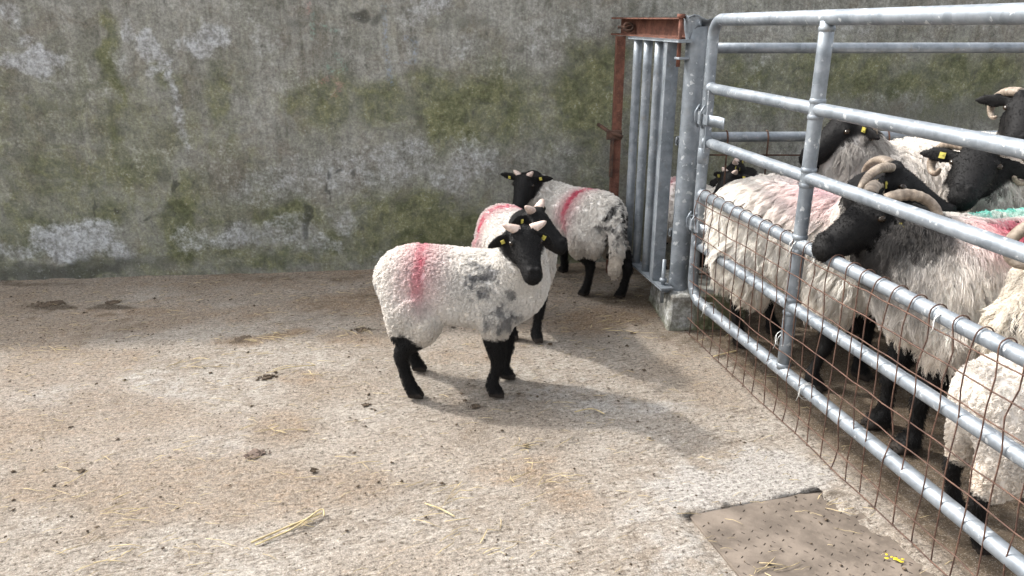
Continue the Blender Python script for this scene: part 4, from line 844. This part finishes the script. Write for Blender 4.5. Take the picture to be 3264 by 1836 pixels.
make_sheep('ewe', 'cream ewe at the picture edge behind the penned lamb, one curled horn in view', 'ewe', (1.80, 2.07), 180, 1.18, (1.586,2.040,0.826), (1.608,1.940,0.789),
    {'FL': (1.60, 1.99), 'FR': (1.60, 2.15), 'HL': (2.05, 1.99), 'HR': (2.05, 2.15)}, PG, voxel=.008, nclump=4500, K=11, nshort=2500, seed=11, tags=(), horns=(.075, 300, .12, .026), wool=(.84, .78, .69), hair_len=.06,
    paint=(('blob', (.31, .08, .50, .07), (.06, .05, .045), .9),))
make_sheep('lamb', 'curly white lamb close behind the gate at the lower corner with black hind leg', 'lamb', (1.53, 1.87), 2, .92, (1.759,1.900,0.646), (1.833,1.850,0.610),
    {'HR': (1.30, 1.765), 'HL': (1.33, 1.95), 'FR': (1.70, 1.79), 'FL': (1.72, 1.94)}, PL, voxel=.006, nclump=8000, K=9, nshort=4000, seed=12, wlo=.21, wool=(.86, .81, .75))

# ================================================================ LITTER ON THE YARD
def lump(name, c, sx, sy, h, rot, seed, material, label, group=None, spiky=.35):
    """a clod: overlapping crumbs of all sizes heaped on a ragged flat cake"""
    rng = np.random.default_rng(seed); g = Geo(); ca, sa = math.cos(rot), math.sin(rot)
    def blob(x, y, r, hh, sub):
        bm = bmesh.new(); bmesh.ops.create_icosphere(bm, subdivisions=sub, radius=1.0); P = np.array([v.co for v in bm.verts]); F = [tuple(v.index for v in f.verts) for f in bm.faces]; bm.free()
        o1 = rng.uniform(0, 50); k = 1 + (fbm(P[:, 0] * 2.2 + o1, P[:, 1] * 2.2 + P[:, 2] * 1.9, 200 + seed, 3) - .5) * 1.7
        Q = P * k[:, None] * np.array([r, r * rng.uniform(.55, 1), hh]); a = rng.uniform(0, 6.3); Q = np.stack([Q[:, 0] * math.cos(a) - Q[:, 1] * math.sin(a) + x, Q[:, 0] * math.sin(a) + Q[:, 1] * math.cos(a) + y, np.maximum(Q[:, 2], -.002)], 1)
        g.add(np.stack([Q[:, 0] * ca - Q[:, 1] * sa, Q[:, 0] * sa + Q[:, 1] * ca, Q[:, 2]], 1), F)
    n = int(14 + 500 * sx)
    for _ in range(n):
        q = rng.normal(0, .42, 2); d = min(1, np.linalg.norm(q)); r = rng.uniform(.12, .38) * sy * (1.25 - .6 * d); blob(q[0] * sx, q[1] * sy, r, max(h * (1 - .75 * d) * rng.uniform(.4, 1.0), r * .25), 1)
    blob(0, 0, sx * .5, h * .45, 3)
    o = g.obj(name, material, None, False); o.location = (c[0], c[1], .003); tag(o, label, 'dung', group); return o
CL = 'larger dung clods lying on the yard'
lump('dung_clod', (-.87, 2.27), .055, .028, .010, .35, 1, m_plain('flat_dung', (.12, .088, .07), .95, 0, .35, 120, .8), 'flat dark brown dung cake, the biggest, lying open on the sunlit floor', CL, .22)
lump('dung_clod', (-1.01, 2.86), .042, .020, .018, .1, 2, DUNG, 'dark crumbly dung clod with a straw sticking out, left of the front lamb', CL)
lump('dung_clod', (-.14, 2.61), .026, .018, .014, .5, 3, DUNG, 'brown dung clod in the shadow between the front lamb and camera', CL)
lump('dung_clod', (-.56, 2.62), .022, .012, .012, .3, 4, DUNG, 'small dung clod just outside the front lamb\'s hind hoof', CL)
lump('dung_clod', (-2.40, 3.72), .10, .04, .012, .05, 5, DUNG, 'broad dark dung heap nearest the shaded wall foot, outer of two', CL, .3)
lump('dung_clod', (-2.08, 3.74), .06, .03, .010, .4, 6, DUNG, 'smaller dark dung heap beside the broad heap near the wall', CL, .3)
lump('dung_clod', (-1.24, 3.26), .07, .02, .012, .1, 7, DUNG, 'long strewn dung smear at the edge of the wall\'s shadow', CL, .45)
lump('dung_clod', (-.72, 3.37), .06, .018, .014, .2, 8, DUNG, 'dung clod with straw lying just behind the front lamb\'s rump', CL, .4)
lump('dung_clod', (-.65, 2.17), .016, .013, .014, .2, 9, DUNG, 'small dark dung lump alone below the flat dung cake', CL)
lump('dung_clod', (.175, 3.20), .014, .012, .011, .2, 10, DUNG, 'round dung lump beside the half hidden lamb\'s forefoot', CL)
lump('dung_clod', (.52, 3.18), .011, .010, .009, .0, 11, DUNG, 'round dung pellet lying out in the lambs\' shadow', CL)
lump('dung_clod', (.57, 3.33), .026, .010, .008, .3, 12, DUNG, 'dark dung scrap in front of the concrete plinth', CL)
lump('dung_clod', (-1.41, 2.17), .020, .010, .008, .1, 13, DUNG, 'dark curled dung flake far out on the pale floor', CL)

def scatter_crumbs():
    rng = np.random.default_rng(5); g = Geo(); n = 3600
    T = [(0, 0, 1), (1, 0, 0), (0, 1, 0), (-1, 0, 0), (0, -1, 0), (0, 0, -.4)]; FT = [(0, 1, 2), (0, 2, 3), (0, 3, 4), (0, 4, 1), (5, 2, 1), (5, 3, 2), (5, 4, 3), (5, 1, 4)]
    for _ in range(n):
        x = rng.uniform(-2.7, 2.0); y = rng.uniform(1.45, 4.2)
        if y > 4.3 + .097 * x or abs(x) > y * .95: continue
        dirty = (y > 3.1) + (x > gate_x(y)) * 2
        if rng.random() > .55 + .3 * dirty: continue
        r = rng.lognormal(-5.72, .45); a = rng.uniform(0, 6.3)
        q = np.array([rng.uniform(.6, 1.6), rng.uniform(.5, 1.2), rng.uniform(.35, .9)]) * r
        V = [(x + (t[0] * q[0]) * math.cos(a) - t[1] * q[1] * math.sin(a) + rng.normal(0, r * .12), y + t[0] * q[0] * math.sin(a) + t[1] * q[1] * math.cos(a), .003 + max(0, t[2]) * q[2] + (t[2] < 0) * -.002) for t in T]
        g.add(V, FT)
    o = g.obj('dung_crumbs', DUNG); tag(o, 'scattered small dark dung crumbs and grit on the yard floor', 'crumbs', None, 'stuff')
scatter_crumbs()

STRAW_B = m_plain('weathered_straw', (.44, .35, .20), .7, 0, .55, 9)
def scatter_straw():
    rng = np.random.default_rng(11); stems = []
    spots = [(-2.11,3.14,9,.16,.05),(-1.37,2.94,9,.12,.06),(-.84,2.43,12,.12,.05),(-1.17,1.93,9,.13,.06),(-.63,1.87,5,.06,.03),(-1.15,1.76,8,.12,.07),(-.23,2.05,8,.14,.07),(.05,2.09,14,.10,.05),(.04,2.31,7,.10,.04),(-.19,1.91,5,.12,.05),(-.10,1.76,6,.12,.06),(-.95,2.94,6,.16,.06),(-1.26,3.06,4,.2,.05),(.41,3.42,10,.14,.07),(.54,3.58,6,.12,.08),(-.54,2.21,3,.1,.04),(-1.44,2.03,4,.1,.05),(-.9,3.3,7,.3,.06),(-1.24,3.27,6,.12,.04),(-.4,3.95,6,.4,.1),(-.72,3.36,6,.1,.03),(.6,3.3,4,.12,.06),(.98,1.98,6,.05,.02),(.62,1.68,8,.08,.03)]
    for (cx, cy, n, sx, sy) in spots:
        a0 = rng.uniform(-.2, .7)
        for _ in range(n): stems.append((cx + rng.normal(0, sx * .6), cy + rng.normal(0, sy * .6), a0 + rng.normal(0, .5), rng.uniform(.03, .11), rng.uniform(.0008, .0017)))
    for _ in range(1100):
        x = rng.uniform(-2.6, 1.2); y = rng.uniform(1.45, 4.2)
        if y > 4.25 + .097 * x or abs(x) > y * .95: continue
        stems.append((x, y, rng.uniform(-.5, .9), rng.lognormal(-3.4, .5), rng.uniform(.0005, .0011)))
    g = Geo()
    for (x, y, a, L, r) in stems:
        L = min(L, .16); bend = rng.normal(0, .25); kink = rng.normal(0, .7) if rng.random() < .3 else 0; P = []; px, py, an = x, y, a
        for k in range(6):
            P.append((px, py, .0055 + .005 * math.sin(k * .63) * rng.random())); an += bend / 5 + (kink if k == 3 else 0); px += math.cos(an) * L / 5; py += math.sin(an) * L / 5
        g.sweep(P, [r * .8, r, r, r, r * .9, r * .6], 4)
    o = g.obj('straw_litter', STRAW_B, None, True); tag(o, 'thin dry straw and hay stems strewn over the yard floor', 'straw', None, 'stuff')
    # the few straws that stand out one by one
    def stalk(pts, r, label):
        c = np.mean([p[:2] for p in pts], axis=0); g = Geo((*c, 0)); P, R = interp_path([np.array(p, float) for p in pts], np.full(len(pts), r), 4); g.sweep(P, R, 6)
        o = g.obj('straw_stalk', STRAW); o.location = (*c, 0); tag(o, label, 'straw', 'single stout straw stalks')
    stalk([(-.735, 1.80, .006), (-.65, 1.865, .010), (-.565, 1.925, .014)], .0028, 'stout straw stalk, longest of the bundle lying in front at the bottom')
    stalk([(-.72, 1.79, .006), (-.63, 1.855, .013), (-.57, 1.935, .02), (-.555, 1.915, .012)], .0024, 'hooked straw stalk lying on top of the front bundle')
    stalk([(.235, 2.56, .006), (.30, 2.57, .014), (.345, 2.545, .006)], .0022, 'pale bent straw in the end of the front lamb\'s shadow')
    stalk([(-.265, 1.985, .006), (-.215, 1.955, .008), (-.17, 1.92, .006)], .0022, 'straight pale straw near the bottom middle of the floor')
    stalk([(-1.02, 2.88, .012), (-.93, 2.93, .016), (-.84, 2.97, .006)], .0018, 'long brown stem poking out of the crumbly dung clod')
    stalk([(.88, 3.06, .006), (.97, 3.10, .010), (1.0, 3.12, .006)], .003, 'dry curled leaf stalk at the foot of the wire mesh')
scatter_straw()
